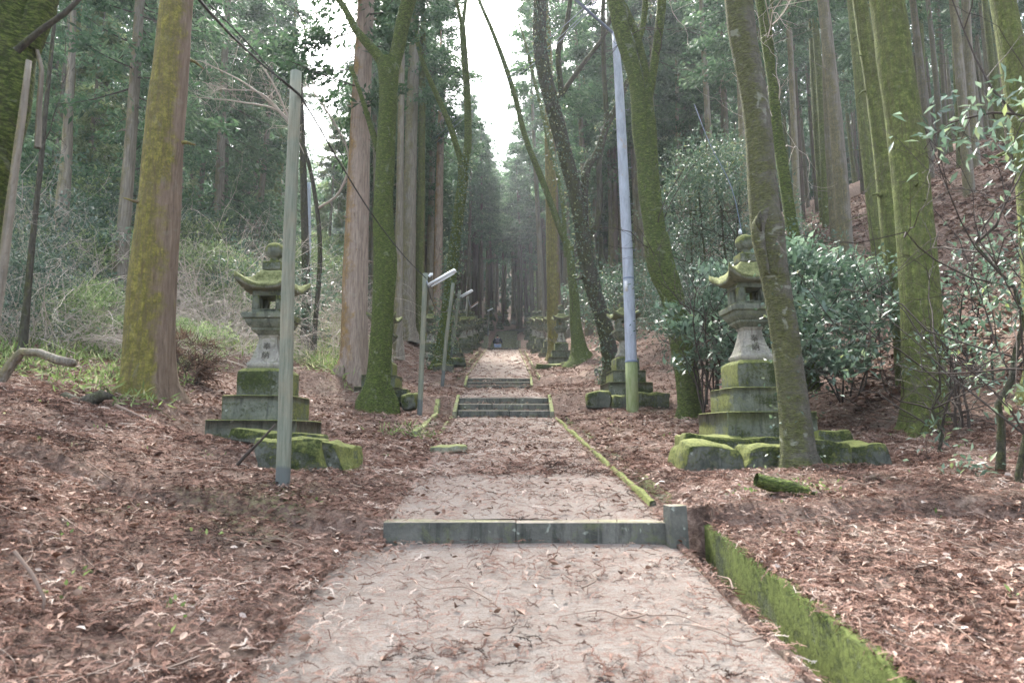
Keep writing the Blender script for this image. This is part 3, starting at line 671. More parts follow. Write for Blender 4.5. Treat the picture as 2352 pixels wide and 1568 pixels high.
named_cedar('cedar_tree','tall pinkish brown cedar with orange foot, left of the forked mossy tree',[(812,852,66),(814,800,60),(816,650,57),(822,450,50),(829,250,44),(838,60,38),(841,0,37)],18.5,'cedar_br',2,12,crown=(7.2,3.0,30),nk=30)
named_cedar('cedar_tree','stout pale cedar with orange tint in the pair behind the forked tree',[(934,765,40),(936,700,36),(940,500,31),(945,300,27),(950,150,24),(953,0,20)],34,'cedar_gr',3,8,crown=(12,3.2,30),nk=20,group=None)
named_cedar('cedar_tree','olive side by side partner right of the stout pale cedar',[(964,765,22),(965,600,20),(968,400,17),(970,200,14),(972,40,12)],35,'cedar_green',4,6,crown=(13,2.8,26),nk=12)
named_cedar('cedar_tree','slim grey cedar rising directly behind the forked mossy tree',[(914,795,20),(916,600,19),(919,400,16),(922,200,14),(925,0,12)],25,'cedar_gr',5,8,crown=(14,2.3,22),nk=14)
named_cedar('cedar_tree','dark brown cedar between the pale pair and the ivy tree',[(1003,775,22),(1006,600,20),(1010,400,17),(1014,250,14)],42,'cedar_br',6,6,crown=(12,2.8,24),nk=14)
named_cedar('cedar_tree','dark slender cedar just right of the olive partner',[(986,770,16),(988,600,15),(992,400,13),(995,250,11)],46,'cedar_gr',7,6,crown=(12,2.8,22),nk=10)
named_cedar('cedar_tree','orange and green cedar standing right behind the lantern beside the far path',[(1275,825,36),(1274,760,32),(1270,600,30),(1266,400,27),(1262,250,22),(1259,120,18)],33.5,'cedar_yg',8,8,crown=(13,2.8,26),nk=14)
named_cedar('cedar_tree','largest green mossy cedar on the right above the broadleaf bush',[(2130,1022,118),(2128,980,100),(2124,880,92),(2115,700,84),(2100,500,78),(2078,300,74),(2052,120,72),(2036,0,70)],10.0,'cedar_green',9,16,crown=(10.5,2.6,20),nk=16,flare=.22)
named_cedar('cedar_tree','mossy cedar with spiky dead stubs left of the largest right cedar',[(2072,700,46),(2055,600,44),(2042,500,40),(2026,350,37),(2008,205,35),(1990,100,32),(1974,0,30)],12.5,'cedar_green',10,14,down=1.6,nk=90,crown=(11.5,2.3,16),flare=0.)
named_cedar('cedar_tree','dark mossy cedar trunk at the right edge of the view',[(2420,900,90),(2392,600,80),(2372,400,70),(2340,200,60),(2302,0,50)],9.0,'cedar_green',11,14,crown=(7.5,2.6,20),nk=24,down=1.2)
named_cedar('cedar_tree','brownish slim cedar half seen behind the broad left cedar',[(268,755,32),(275,650,30),(290,450,27),(305,250,24),(318,50,20),(322,0,19)],18.4,'cedar_gr',12,8,crown=(6.3,2.6,26),nk=18,group=None)

def mossy(name,label,stems,Y,mat,seed,down=.5,flare=.25,group=None,twigs=0,twmat='darktwig',lump=.07,root_name='trunk'):
    """stems: list of (points, ext, sides)"""
    objs=[]
    m=MB(); P0=stem(m,stems[0][0],Y,stems[0][2],lump,.06,seed,down,flare,stems[0][1])
    base=np.array([P0[0,0],P0[0,1],P0[0,2]+down]); r=empty(name,tuple(base),label,'tree',group)
    o=m.build('trunk',MT[mat],r,smooth=True); o.location=tuple(-base)
    Ps=[P0]
    for i,(pts,ext,sd) in enumerate(stems[1:]):
        m=MB(); P=stem(m,pts,Y,sd,lump*.8,.04,seed+i+1,0,0,ext); o=m.build('branch',MT[mat],r,smooth=True); o.location=tuple(-base); Ps.append(P)
    if twigs:
        m=MB(); rs=np.random.default_rng(seed)
        for k in range(twigs):
            P=Ps[rs.integers(len(Ps))]; q=P[rs.integers(len(P)//3,len(P))]
            d=unit(np.array([rs.normal(),rs.normal()*.6,rs.uniform(.1,1.)])); grow(m,q[:3],d,rs.uniform(.6,2.2),.012,2,rs)
        o=m.build('twigs',MT[twmat],r); o.location=tuple(-base)
    return r,Ps,base
def grow(m,p,d,L,r,lev,rs,sides=4,grav=-.02,nk=3):
    n=5; P=[np.array(p,float)]; dd=np.array(d,float)
    for i in range(n):
        dd=unit(dd+rs.normal(size=3)*.22+np.array([0,0,grav])); P.append(P[-1]+dd*L/n)
    P=np.array(P); tube(m,P,np.linspace(r,r*.35,n+1),sides if r>.006 else 3,cap=False)
    if lev>0:
        for k in range(nk):
            i=rs.integers(1,n+1); a=unit(dd+rs.normal(size=3)*.8); grow(m,P[i],a,L*rs.uniform(.4,.7),r*.5,lev-1,rs,sides,grav,nk)
mossy('forked_tree','fat bright green mossy tree with a high Y fork left of the path',[
 ([(866,922,64),(868,880,54),(874,800,51),(880,700,49),(885,600,52),(880,500,46),(884,400,44),(888,300,42),(892,230,42),(893,175,44),(893,140,52)],None,26),
 ([(900,165,30),(914,110,32),(926,50,33),(940,0,32)],5,18),
 ([(888,160,26),(868,128,24),(840,96,20),(818,70,18)],3,14),
 ([(900,160,12),(908,110,9),(920,60,7),(932,0,5)],None,8),
 ([(868,345,14),(845,270,12),(828,215,10),(806,155,10)],None,10)],14.8,'moss_tree',30,flare=.28)
FORK=mossy('ivy_fork_tree','ivy wrapped tree with a narrow fork left of the far path',[
 ([(1004,858,40),(1014,820,36),(1028,700,27),(1040,600,26),(1052,500,25),(1062,420,24),(1064,372,26)],None,16),
 ([(1068,375,18),(1075,320,17),(1072,200,16),(1066,120,15),(1062,60,14)],None,12),
 ([(1063,65,10),(1052,20,8),(1048,0,8)],4,8),([(1062,65,9),(1068,20,8),(1070,0,8)],4,8),
 ([(1062,380,14),(1030,280,13),(995,200,12),(970,140,11),(957,85,10)],3,10)],27,'moss_tree',40,flare=.3,twigs=26)
FK=None
TW1=mossy('root_tree','dark mossy tree with spreading roots and thin leaning stems right of the far path',[
 ([(1336,835,56),(1330,800,36),(1322,740,26),(1318,680,22),(1312,620,20),(1308,560,18)],None,14),
 ([(1308,570,18),(1293,540,16),(1270,480,15),(1240,400,14),(1208,320,13),(1185,230,12),(1160,150,11),(1130,70,9),(1100,0,8)],3,10),
 ([(1300,590,10),(1290,450,9),(1262,330,8),(1238,230,8),(1215,130,7)],3,8),
 ([(1340,800,14),(1362,822,12),(1385,840,8)],None,8),([(1325,805,12),(1308,830,10)],None,8)],28,'moss_tree',50,flare=.2,twigs=30)
IV=mossy('ivy_tree','big dark ivy covered tree leaning left over the far steps',[
 ([(1408,868,46),(1402,820,38),(1388,750,37),(1368,680,36),(1348,600,35),(1335,520,34),(1322,440,34),(1305,380,34),(1288,310,34),(1266,230,34),(1252,180,33),(1240,110,32),(1240,50,30),(1240,0,28)],5,20),
 ([(1282,228,12),(1330,160,11),(1380,95,10),(1396,60,10)],3,8),
 ([(1340,640,22),(1352,545,14),(1370,520,14),(1378,450,14),(1376,370,13),(1392,280,12),(1388,180,11),(1385,80,10),(1386,0,10)],4,10),
 ([(1340,560,20),(1345,400,18),(1372,350,16),(1395,285,15),(1420,240,14),(1440,190,12)],3,10),
 ([(1290,215,14),(1282,120,12),(1300,60,11),(1310,0,10)],4,8)],21,'dark_tree',60,flare=.35,twigs=40)
mossy('twin_tree','curved mossy double stemmed tree right of the blue grey pole',[
 ([(1588,972,62),(1584,930,54),(1576,850,53),(1560,760,50),(1545,680,52),(1520,610,60),(1506,540,56)],None,24),
 ([(1505,560,44),(1494,500,40),(1485,430,40),(1480,360,38),(1470,300,38),(1468,250,38),(1462,190,36),(1446,130,38),(1428,70,38),(1412,0,36)],5,18),
 ([(1520,590,34),(1508,480,30),(1500,400,28),(1495,300,25),(1487,225,24),(1496,190,20),(1508,110,20),(1520,0,20)],5,16),
 ([(1490,200,16),(1476,130,16),(1462,80,16),(1436,20,16),(1424,0,15)],4,12),
 ([(1462,110,14),(1478,50,14),(1482,0,14)],4,10)],13.5,'moss_tree',70,flare=.15,lump=.09,twigs=24)
KT=mossy('knotted_tree','lichen spotted leaning tree with a burl, in front of the right lantern',[
 ([(1836,1078,80),(1832,1040,68),(1826,960,66),(1815,860,63),(1802,760,62),(1788,680,60),(1775,610,64),(1766,555,72),(1762,520,74),(1755,480,66),(1748,400,64),(1742,300,62),(1728,200,60),(1708,100,60),(1696,0,60)],6,26)],7.8,'lichen_tree',80,flare=.22,lump=.05,twigs=0)
# burl: a healed wound on the knotted tree
m=MB()
for pts_,w_ in (([(1772,462,12),(1754,492,24),(1741,525,30),(1747,570,24),(1762,630,12)],7.67),([(1774,468,12),(1788,505,22),(1790,560,20),(1782,630,12)],7.67)):
    stem(m,pts_,w_,12,.16,.1,9,step=.03)
o=m.build('burl',MT['lichen_tree'],KT[0],smooth=True); o.location=tuple(-KT[2])
m=MB(); tube(m,np.array([W(1746,486,7.62)[0],W(1742,508,7.595)[0],W(1748,532,7.60)[0]]),[.012,.036,.014],10,.2,0,5); o=m.build('hollow_shade',MT['dark_tree'],KT[0],smooth=True); o.location=tuple(-KT[2])  # solid dark lump standing in for the shade inside the burl's cavity
mossy('branchy_tree','mossy tree with many dead twigs right behind the knotted tree',[
 ([(1850,700,34),(1835,600,30),(1815,500,27),(1800,400,26),(1785,300,26),(1776,200,22),(1760,100,20),(1745,0,18)],5,14),
 ([(1783,270,10),(1776,150,9),(1770,60,8),(1772,0,8)],3,8)],12.5,'moss_tree',90,down=1.6,flare=0,twigs=26,twmat='paletwig')
mossy('edge_tree','thick dark mossy trunk at the upper left edge with a pale vine',[
 ([(-130,1100,150),(-100,800,120),(-70,560,110),(-25,380,95),(10,250,100),(20,120,110),(24,0,120)],4,22),
 ([(60,110,60),(95,20,60),(120,-60,50)],2,12)],5.2,'moss_tree',100,down=.6,flare=.1)
for nm,lab,pts,Y,mat in [('climbing_vine','pale bare vine stem hanging beside the upper left edge trunk',[(-15,760,20),(5,620,20),(30,420,18),(52,260,16),(66,140,12)],5.0,'cedar_gr'),
    ('hanging_branch','broken pale branch hanging down near the upper left corner',[(86,340,14),(90,240,12),(96,160,10),(84,110,8),(60,80,6)],5.2,'cedar_gr'),
    ('leaning_branch','dark straight branch crossing the upper left corner',[(38,118,16),(90,72,13),(150,30,11),(190,-10,9)],4.6,'dark_tree')]:
    m=MB(); stem(m,pts,Y,10,.12,.1,len(lab)); tag(m.build(nm,MT[mat],smooth=True),lab,'branch')
mossy('thin_tree','thin leaning reddish stem left of the brownish slim cedar',[([(58,735,14),(70,600,13),(82,480,12),(95,360,11),(105,250,10),(120,100,8),(130,0,7)],4,10)],11,'dark_tree',110,twigs=6)
mossy('pale_tree','blurred whitish trunk behind the thin reddish stem at left',[([(128,740,26),(136,600,27),(142,480,28),(150,400,26),(158,250,18),(166,100,14),(170,0,12)],6,12)],19,'cedar_gr',111,twigs=8)
mossy('ivy_column_tree','dark ivy speckled trunk just right of the wooden pole',[([(703,768,22),(704,700,20),(702,600,18),(699,500,17),(697,400,15),(694,300,12),(692,180,9)],3,12)],22,'dark_tree',112,twigs=10)
def maple():
    rr_,Ps,base=mossy('bare_maple','bare pale branched maple spreading left above the nearest left lantern',[([(722,765,12),(735,600,11),(728,480,10),(705,360,9),(672,290,8)],None,8),
     ([(705,360,7),(650,262,5),(560,236,4),(440,222,2)],None,6),([(690,320,6),(640,255,5),(560,190,4),(460,140,2)],None,6),([(672,290,5),(600,215,4),(520,205,3),(440,180,2)],None,6),([(672,290,5),(620,180,4),(560,110,3),(480,60,2)],None,6),
     ([(728,480,7),(780,440,6),(800,350,5),(740,240,4),(700,190,3)],None,6)],20,'twig',113,flare=.1,twigs=0)
    for o in [x for x in COL.objects if x.parent==rr_ and x.name.startswith('trunk')]: o.data.materials[0]=MT['dark_tree']
    m=MB(); rs=np.random.default_rng(4)
    for P in Ps[1:]:
        for q in range(16):
            k=rs.integers(2,len(P)); d=unit(P[k,:3]-P[k-2,:3]+rs.normal(size=3)*.45); grow(m,P[k,:3],d,rs.uniform(.5,1.3),.008,2,rs,3,-.05)
    o=m.build('twigs',MT['paletwig'],rr_); o.location=tuple(-base)
maple()
# small twig ivy leaves on ivy trees
def ivy(root,base,Ps,n,spread,seed,size=.07,vmin=-9,vmax=99):
    rs=np.random.default_rng(seed); m=MB(); C=[];D=[]
    P=np.concatenate(Ps); P=P[(P[:,2]>vmin)&(P[:,2]<vmax)]
    k=rs.integers(0,len(P),n); a=rs.uniform(0,6.28,n); d=np.stack([np.cos(a),np.sin(a),rs.normal(size=n)*.3],-1)
    g=vnoise(k*.03+3,a*.7,seed); keep=g>.42; k=k[keep]; d=d[keep]
    C=P[k,:3]+d*(P[k,3]+np.abs(rs.normal(size=len(k)))*spread)[:,None]+rs.normal(size=(len(k),3))*.08
    leaves(m,C,d+rs.normal(size=d.shape)*.8+np.array([0,0,-.4]),size*rs.uniform(.7,1.5,len(k)),size*.7,tint=rs.random(len(k)))
    o=m.build('ivy',MT['oak_leaf'],root,tint=True); o.location=tuple(-base)
ivy(IV[0],IV[2],[IV[1][0]]*2+[IV[1][3]],9000,.10,1,.08)
ivy(FORK[0],FORK[2],[FORK[1][0]],3500,.16,2,.09)
ivy(KT[0],KT[2],[KT[1][0][:14]],500,.02,3,.05)

# ------------------------------------------------------------------ planted cedars: templates, then copies
def cedar_template(idx,zc0,height,rad,nbr,per,mat,size=.26,leaf='cedar_leaf'):
    r=empty('cedar_tree',(0,0,0),'x','tree'); rs=np.random.default_rng(200+idx)
    m=MB(); z=np.linspace(-1.2,height,16); P=np.stack([.12*np.sin(z*.21+idx),.12*np.cos(z*.17+idx*2),z],-1)
    rr=.21*(1-z/height*.92)**.8; rr=np.where(z<.6,rr*(1+.25*(.6-np.maximum(z,0))),rr); tube(m,P,rr,12,.02,.04,idx)
    PP=np.column_stack([P,rr]); knots(m,PP,14,idx,(.012,.022),(.2,1.3)); m.build('trunk',MT[mat],r,smooth=True)
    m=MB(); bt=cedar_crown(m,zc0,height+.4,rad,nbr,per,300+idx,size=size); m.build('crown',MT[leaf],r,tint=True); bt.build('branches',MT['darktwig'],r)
    reg(r); return r
TPL=[cedar_template(0,8.5,22,2.3,62,26,'cedar_gr'),cedar_template(1,10.5,24,2.1,56,26,'cedar_gr'),cedar_template(2,3.0,20,2.9,76,24,'cedar_gr'),cedar_template(3,12.5,25,2.0,50,26,'cedar_green'),cedar_template(4,1.5,19,2.8,84,26,'cedar_gr',.3,'bright_leaf'),cedar_template(5,10.5,23,2.2,54,26,'cedar_dark'),cedar_template(6,8.0,22,2.4,60,26,'cedar_dark')]
used=set()
def gap(x,y):
    u=1176+x/y*FPX
    return abs(u-727)<34+2.0/y*FPX*.8
def put_cedar(t,x,y,label,group,sc=1.,rz=None,wid=1.):
    z=h1(x,y)-.1; rz=random.uniform(0,6.28) if rz is None else rz; tl=(random.uniform(-.025,.025),random.uniform(-.025,.025))
    T=TPL[t]; s=(sc*wid,sc*wid,sc)
    if t not in used:
        used.add(t); T.location=(x,y,z); T.rotation_euler=(tl[0],tl[1],rz); T.scale=s; T['label']=label; tag(T,group=group); return T
    c=copy_tree(T,(x,y,z),rz,s,label,group,tl)
    if not group and 'group' in c: del c['group']
    return c
random.seed(11)
# right hillside: slender bare trunks one can tell apart (u at eye level, distance)
n=0; cells=set()
def spaced(x,y,g):
    for a,b in PTS:
        if (a-x)**2+(b-y)**2<g*g: return False
    PTS.append((x,y)); return True
PTS=[]
k=0
while k<80:                      # right hillside plantation
    y=random.uniform(17,75); x=random.uniform(6.5,12+.75*y)
    u=1176+x/y*FPX
    if u>2500 or not spaced(x,y,1.7): continue
    if y<24 and x<10: continue
    put_cedar(random.choice([0,1,1,3,3]),x,y,'slender straight cedar trunk in the plantation on the right hillside' if y<45 else 'far thin cedar trunk deep in the right hillside plantation','cedars on the near right hillside' if y<45 else 'cedars deep on the right hillside',random.uniform(.85,1.15),None,random.uniform(.75,1.15)); k+=1
k=0
while k<88:                       # dark wood ahead, beyond the stairway
    y=random.uniform(63,112) if k>52 else random.uniform(63,84); x=random.uniform(-30,26) if k>52 else random.uniform(-11,15)
    if abs(x-float(xc(y)))<1.6 and y<68: continue
    if abs(x-float(xc(y)))<4. and y<64.5: continue
    if gap(x,y) or not spaced(x,y,1.5): continue
    put_cedar(random.choice([5,5,6,5,1,3]),x,y,'dark straight cedar trunk in the dense wood beyond the stairway','cedars beyond the stairway',random.uniform(.75,.98),None,random.uniform(1.1,1.7)); k+=1
k=0
while k<38:                       # sides of the far path
    y=random.uniform(38,62); sd=random.choice((-1,1)); x=float(xc(y))+sd*random.uniform(6.2,14)
    if gap(x,y) or not spaced(x,y,2.2): continue
    put_cedar(random.choice([0,1,3]),x,y,'tall dark cedar standing on the %s bank above the far path'%('left' if sd<0 else 'right'),'cedars on the %s bank of the far path'%('left' if sd<0 else 'right'),random.uniform(.8,1.),None,random.uniform(1.1,1.6)); k+=1
k=0
while k<58:                       # left slope, with foliage reaching low
    y=random.uniform(19,70); x=-random.uniform(8.+(.10*y),14+.85*y)
    u=1176+x/y*FPX
    if u<-150 or gap(x,y) or not spaced(x,y,2.4): continue
    put_cedar(random.choice([2,2,0,1,1,3]),x,y,'leafy dark cedar standing on the left slope' if y<42 else 'hazy cedar far back on the left slope','leafy cedars on the near left slope' if y<42 else 'cedars far back on the left slope',random.uniform(.7,1.1),None,random.uniform(.8,1.2)); k+=1

# far-off wood on the slopes behind everything: one mass
def far_wood():
    rs=np.random.default_rng(808); m=MB(); n=90000
    y=rs.uniform(84,215,n*2); x=rs.uniform(-1,1,n*2)*(y*.95); ok=(np.abs(x)>70)|(y>114); 
    y=np.concatenate([y[ok][:n], rs.uniform(40,115,30000)]); xx=rs.uniform(0,1,30000)*60+np.interp(y[-30000:],[40,115],[46,100]); xx*=np.where(rs.random(30000)<.5,1,-1); x=np.concatenate([x[ok][:n],xx]); y3=rs.uniform(80,114,26000); x=np.concatenate([x,rs.uniform(13,72,26000)*np.where(rs.random(26000)<.65,1,-1)]); y=np.concatenate([y,y3])
    cell=vnoise(x*.35+90,y*.35,31); h=rs.random(len(x))**1.0*(7+11*cell)
    C=np.stack([x,y,H(x,y,False)+h],-1); D=rs.normal(size=C.shape)*.6+np.array([0,0,-.4])
    leaves(m,C,D,rs.uniform(.9,2.0,len(x)),rs.uniform(.4,.9,len(x)),tint=np.clip(-.05+.35*cell+.02*h+.15*rs.random(len(x)),0,1),fold=False)
    tag(m.build('far_wood',MT['cedar_leaf'],tint=True),'dark mass of far off forest on the slopes behind the trunks','forest',kind='stuff')
far_wood()
def far_ranks():                   # the further ranks of cedars, past the three hundred nearest
    rs=np.random.default_rng(515); tm=MB(); lm=MB(); n=0
    while n<300:
        r_=rs.random()
        if r_<.5: y=rs.uniform(76,128); x=rs.uniform(-26,26)
        elif r_<.8: y=rs.uniform(42,100); x=rs.uniform(10+.12*y,12+.7*y)
        else: y=rs.uniform(46,100); x=-rs.uniform(8+.2*y,12+.7*y)
        if gap(x,y) or (abs(x-float(xc(y)))<2.6 and y<86) or not spaced(x,y,1.2): continue
        n+=1; z=float(H(np.array([x]),np.array([y]),False)[0]); h=rs.uniform(19,26); r0=rs.uniform(.14,.28); lx,ly=rs.normal(size=2)*.4
        zz=np.linspace(-1,h,6); P=np.stack([x+lx*zz/h,y+ly*zz/h,z+zz],-1); tube(tm,P,np.maximum(r0*(1-zz/h*.85),.02),8,.02,0,n,cap=False)
        k=420; t=rs.random(k)**.8; zc=h*(.45+.56*t); a=rs.uniform(0,6.283,k); rr=(1-t)**.7*2.2*rs.uniform(.2,1.1,k)+.15
        C=np.stack([x+np.cos(a)*rr,y+np.sin(a)*rr,z+zc-.25*rr],-1); D=np.stack([np.cos(a),np.sin(a),-.5+0*a],-1)+rs.normal(size=(k,3))*.4
        leaves(lm,C,D,rs.uniform(.35,.75,k),rs.uniform(.12,.26,k),tint=np.clip(.22+.35*rs.random(k)+.2*(rs.random()-.5),0,1),fold=False)
    o=tm.build('far_cedars',MT['cedar_dark'],smooth=True); tag(o,'further ranks of straight dark cedar trunks deep in the wood','trees',kind='stuff')
    o=lm.build('far_cedar_foliage',MT['cedar_leaf'],tint=True); tag(o,'green crowns of the further ranks of cedars deep in the wood','foliage',kind='stuff')
far_ranks()
for i,(u,Y,sc) in enumerate(((1222,70,1.15),(1248,64,1.1),(1212,92,1.3),(1080,62,1.05),(1062,72,1.1),(1285,58,1.),(1300,74,1.15),(1236,104,1.4),(1300,46,1.2),(1350,39,1.15),(1415,43,1.2),(1242,53,1.25))):
    put_cedar((0,6,1)[i%3],(u-1176)/FPX*Y,Y,'tall cedar whose crown borders the bright sky gap','tall cedars bordering the sky gap',sc)
for u,Y,sc,lab in ((742,46,.72,'bright yellow green leafy tree seen between the wooden pole and the pinkish brown cedar'),(430,44,.6,'light green young tree seen right of the broad left cedar'),(165,30,.75,'light green leafy tree behind the blurred whitish trunk'),(1225,92,.8,'light green tree in the middle distance under the sky gap'),(560,52,.9,'light green tree far behind the nearest left lantern'),(60,34,.9,'light green tree far back at the left frame edge'),(1500,48,.8,'pale green tree far behind the curved mossy double stem')):
    put_cedar(4,(u-1176)/FPX*Y,Y,lab,None,sc)
# ------------------------------------------------------------------ broadleaf tree, bushes
def bush_mesh(n,rad,h,seed,size,wd,clusters=60,updir=.3,zmin=.08):
    rs=np.random.default_rng(seed); m=MB(); C=[];D=[];T=[];U=[]
    for c in range(clusters):
        a=rs.uniform(0,6.28); zz=rs.uniform(zmin,1); rr=math.sqrt(max(0,1-(zz*1.0-.45)**2/.5))*rs.uniform(.35,1.28)
        cen=np.array([math.cos(a)*rr*rad,math.sin(a)*rr*rad,zz*h]); k=n//clusters; s=rad*.17*rs.uniform(.7,1.4)
        o=rs.normal(size=(k,3))*np.array([s,s,s*.55]); C.append(cen+o)
        D.append(unit(cen*np.array([1,1,.3]))*.7+rs.normal(size=(k,3))*.6+np.array([0,0,-.1])); T.append(np.clip(rs.random(k)*.7+(rs.random()-.4)*.35+o[:,2]/s*.08,0,1))
    C=np.concatenate(C);D=np.concatenate(D);T=np.concatenate(T); n=len(C)
    up=rs.normal(size=(n,3))*.55+np.array([0,0,1.])
    leaves(m,C,D,size*rs.uniform(.4,1.45,n),wd*rs.uniform(.55,1.25,n),up,T)
    return m
def stems_mesh(n,rad,h,seed,r0=.02,lev=2):
    rs=np.random.default_rng(seed); m=MB()
    for i in range(n):
        a=rs.uniform(0,6.28); d=unit(np.array([math.cos(a)*rad/h*.7,math.sin(a)*rad/h*.7,1.])); grow(m,np.array([math.cos(a)*.15,math.sin(a)*.15,-.1]),d,h*.9,r0,lev,rs,5,0,4)
    return m
def bush(name,label,x,y,rad,h,n,seed,size,wd,mat,group=None,dz=0,cl=60,ns=6,tw='darktwig'):
    r=empty(name,(x,y,h1(x,y)+dz),label,'bush',group)
    bush_mesh(n,rad,h,seed,size,wd,cl,.3,.30 if mat=='gloss_leaf' else .08).build('foliage',MT[mat],r,tint=True); stems_mesh(ns,rad,h,seed+1).build('stems',MT[tw],r); return r
# broadleaf bush at right, between knotted tree and largest cedar
bush('broadleaf_bush','large glossy broadleaf bush between the knotted tree and the largest right cedar',4.55,11.3,1.1,2.9,4200,401,.17,.075,'gloss_leaf',dz=.1,cl=90,ns=8)
bush('broadleaf_bush','lower glossy bush lump behind the right side of the big broadleaf bush',6.5,13.2,1.2,2.7,2400,402,.17,.075,'gloss_leaf',cl=60)
bush('broadleaf_bush','small glossy bush showing between the curved mossy tree and the right lantern',3.45,12.0,.6,2.5,1300,403,.16,.07,'gloss_leaf',dz=.3,cl=36)
bush('broadleaf_bush','loose glossy shrub right of the largest right cedar',7.5,10.6,.95,2.2,800,404,.14,.055,'gloss_leaf',cl=30,ns=8)
bush('broadleaf_bush','small leafy shrub in front of the largest right cedar foot',5.6,8.7,.4,1.1,220,405,.10,.035,'gloss_leaf',dz=.35,cl=14)
bush('broadleaf_bush','sprawling shrub at the right frame edge with black stems',7.6,7.9,.9,2.0,450,406,.11,.04,'gloss_leaf',cl=22,ns=9)
# evergreen oak: tapering trunks and a tall crown
r=empty('evergreen_oak',(4.9,15.5,h1(4.9,15.5)),'full leafed evergreen oak between the curved mossy tree and the knotted tree','tree')
m=MB()
for i,(dx,r0) in enumerate(((0,.06),(.18,.05),(-.2,.045),(.35,.04),(-.45,.04))):
    rs=np.random.default_rng(500+i); P=[np.array([dx,0,-.4])]
    for q in range(9): P.append(P[-1]+np.array([dx*.12+rs.normal()*.06,rs.normal()*.06,.62]))
    P=np.array(P); tube(m,P,np.linspace(r0,r0*.35,10),8,.05)
    for q in (3,4,5,6,7,8):
        for _ in range(3): grow(m,P[q],unit(rs.normal(size=3)+np.array([0,0,.5])),1.2,.012,1,rs)
m.build('trunk',MT['dark_tree'],r,smooth=True)
m=MB(); rs=np.random.default_rng(77); C=[];D=[];T=[]
for c in range(230):
    t=rs.random(); zz=1.2+5.0*t; w=1.75*math.sqrt(max(.02,1-((t-.38)/.66)**2)); a=rs.uniform(0,6.28); rr=w*rs.uniform(.3,1.05)
    cen=np.array([math.cos(a)*rr,math.sin(a)*rr*.9,zz]); k=75; o=rs.normal(size=(k,3))*np.array([.27,.27,.16])
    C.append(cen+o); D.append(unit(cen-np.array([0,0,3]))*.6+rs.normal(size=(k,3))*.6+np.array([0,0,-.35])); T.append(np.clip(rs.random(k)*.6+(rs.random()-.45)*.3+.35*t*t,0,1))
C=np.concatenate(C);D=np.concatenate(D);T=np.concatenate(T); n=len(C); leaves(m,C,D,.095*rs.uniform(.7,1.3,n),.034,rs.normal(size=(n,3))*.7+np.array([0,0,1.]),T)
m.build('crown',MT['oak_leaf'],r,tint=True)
# templates for the leafy undergrowth at left and behind
bt_=[]
for i,(mat,size,wd) in enumerate((('bright_leaf',.13,.045),('oak_leaf',.11,.045),('bright_leaf',.2,.035))):
    r=empty('evergreen_bush',(0,0,0),'x','bush'); bush_mesh(3600,1.3,2.2,600+i,size,wd,55).build('foliage',MT[mat],r,tint=True); stems_mesh(5,1.3,2.2,620+i,.015,1).build('stems',MT['twig'],r); reg(r); bt_.append(r)
SHR=1
r=empty('bare_shrub',(0,0,0),'x','shrub'); rs=np.random.default_rng(650); m=MB()
for i in range(26):
    a=rs.uniform(0,6.28); grow(m,np.array([math.cos(a)*.2,math.sin(a)*.2,0]),unit(np.array([math.cos(a),math.sin(a),rs.uniform(.4,1.4)])),rs.uniform(1.3,2.2),.010,3,rs,4,-.10,3)
m.build('twigs',MT['paletwig'],r); reg(r); bt_.append(r)
ub=set()
def put_bush(t,u,v,Y,label,group,sc=1.):
    p,_=W(u,v,Y); x=p[0]; z=h1(x,Y)-.05; T=bt_[t]; rz=random.uniform(0,6.28)
    if t not in ub:
        ub.add(t); T.location=(x,Y,z); T.rotation_euler=(0,0,rz); T.scale=(sc,)*3; T['label']=label
        if group: T['group']=group
        return
    c=copy_tree(T,(x,Y,z),rz,sc,label,group)
    if not group and 'group' in c: del c['group']
random.seed(5)
put_bush(0,500,650,22,'light green bush behind the broad left cedar right side','undergrowth bushes on the left bank',1.3)
put_bush(0,225,700,14.5,'low yellow green bush left of the broad left cedar','low light bushes on the left bank',.7)
put_bush(0,180,700,13.2,'low yellow green bush above the rotten stump','low light bushes on the left bank',.55)
put_bush(0,455,700,15.5,'low yellow green bush just right of the broad left cedar','low light bushes on the left bank',.5)
put_bush(1,625,600,21,'grey green leafy bush behind the nearest left lantern roof','undergrowth bushes on the left bank',1.3)
for i,(t,u,Y,sc) in enumerate([(1,40,16,1.0),(1,120,17,.9),(0,190,19,1.1),(1,20,18,1.7),(2,230,20,1.2),(1,100,22,1.8),(1,-60,13,1.),(1,-20,12,.8),(0,420,24,1.4),(1,560,30,1.8),(0,690,30,1.4),(1,745,34,1.5),(1,330,24,1.7),(0,720,42,1.8),(1,480,36,2.),(1,250,27,2.),(0,160,27,1.8),(0,60,30,2.),(2,540,21,.8),(1,770,50,2.)]):
    put_bush(t,u,700,Y,'leafy undergrowth bush on the left slope','undergrowth bushes on the left slope',sc)
for i,(u,Y,sc) in enumerate([(470,16.5,1.0),(540,17.5,1.1),(600,19,1.),(430,19,1.2),(740,25,1.3),(770,30,1.3),(650,24,1.2),(190,15,1.2),(120,13,1.1),(230,17,1.1),(60,12.5,1.),(90,17,1.5),(160,19,1.5),(10,15,1.3),(220,20,1.6),(500,21,1.7),(570,22,1.8),(450,20,1.5),(530,24,2.),(620,23,1.6),(130,22,1.8),(40,19,1.6),(760,22,1.2)]):
    put_bush(3,u,700,Y,'bare pinkish twiggy shrub on the bank behind the nearest left lantern' if 400<u<660 else ('bare twiggy shrub behind the wooden pole' if u>660 else 'bare tangled shrub left of the broad cedar'),'bare shrubs behind the left lantern' if 400<u<660 else ('bare shrubs behind the wooden pole' if u>660 else 'bare shrubs left of the broad cedar'),sc)
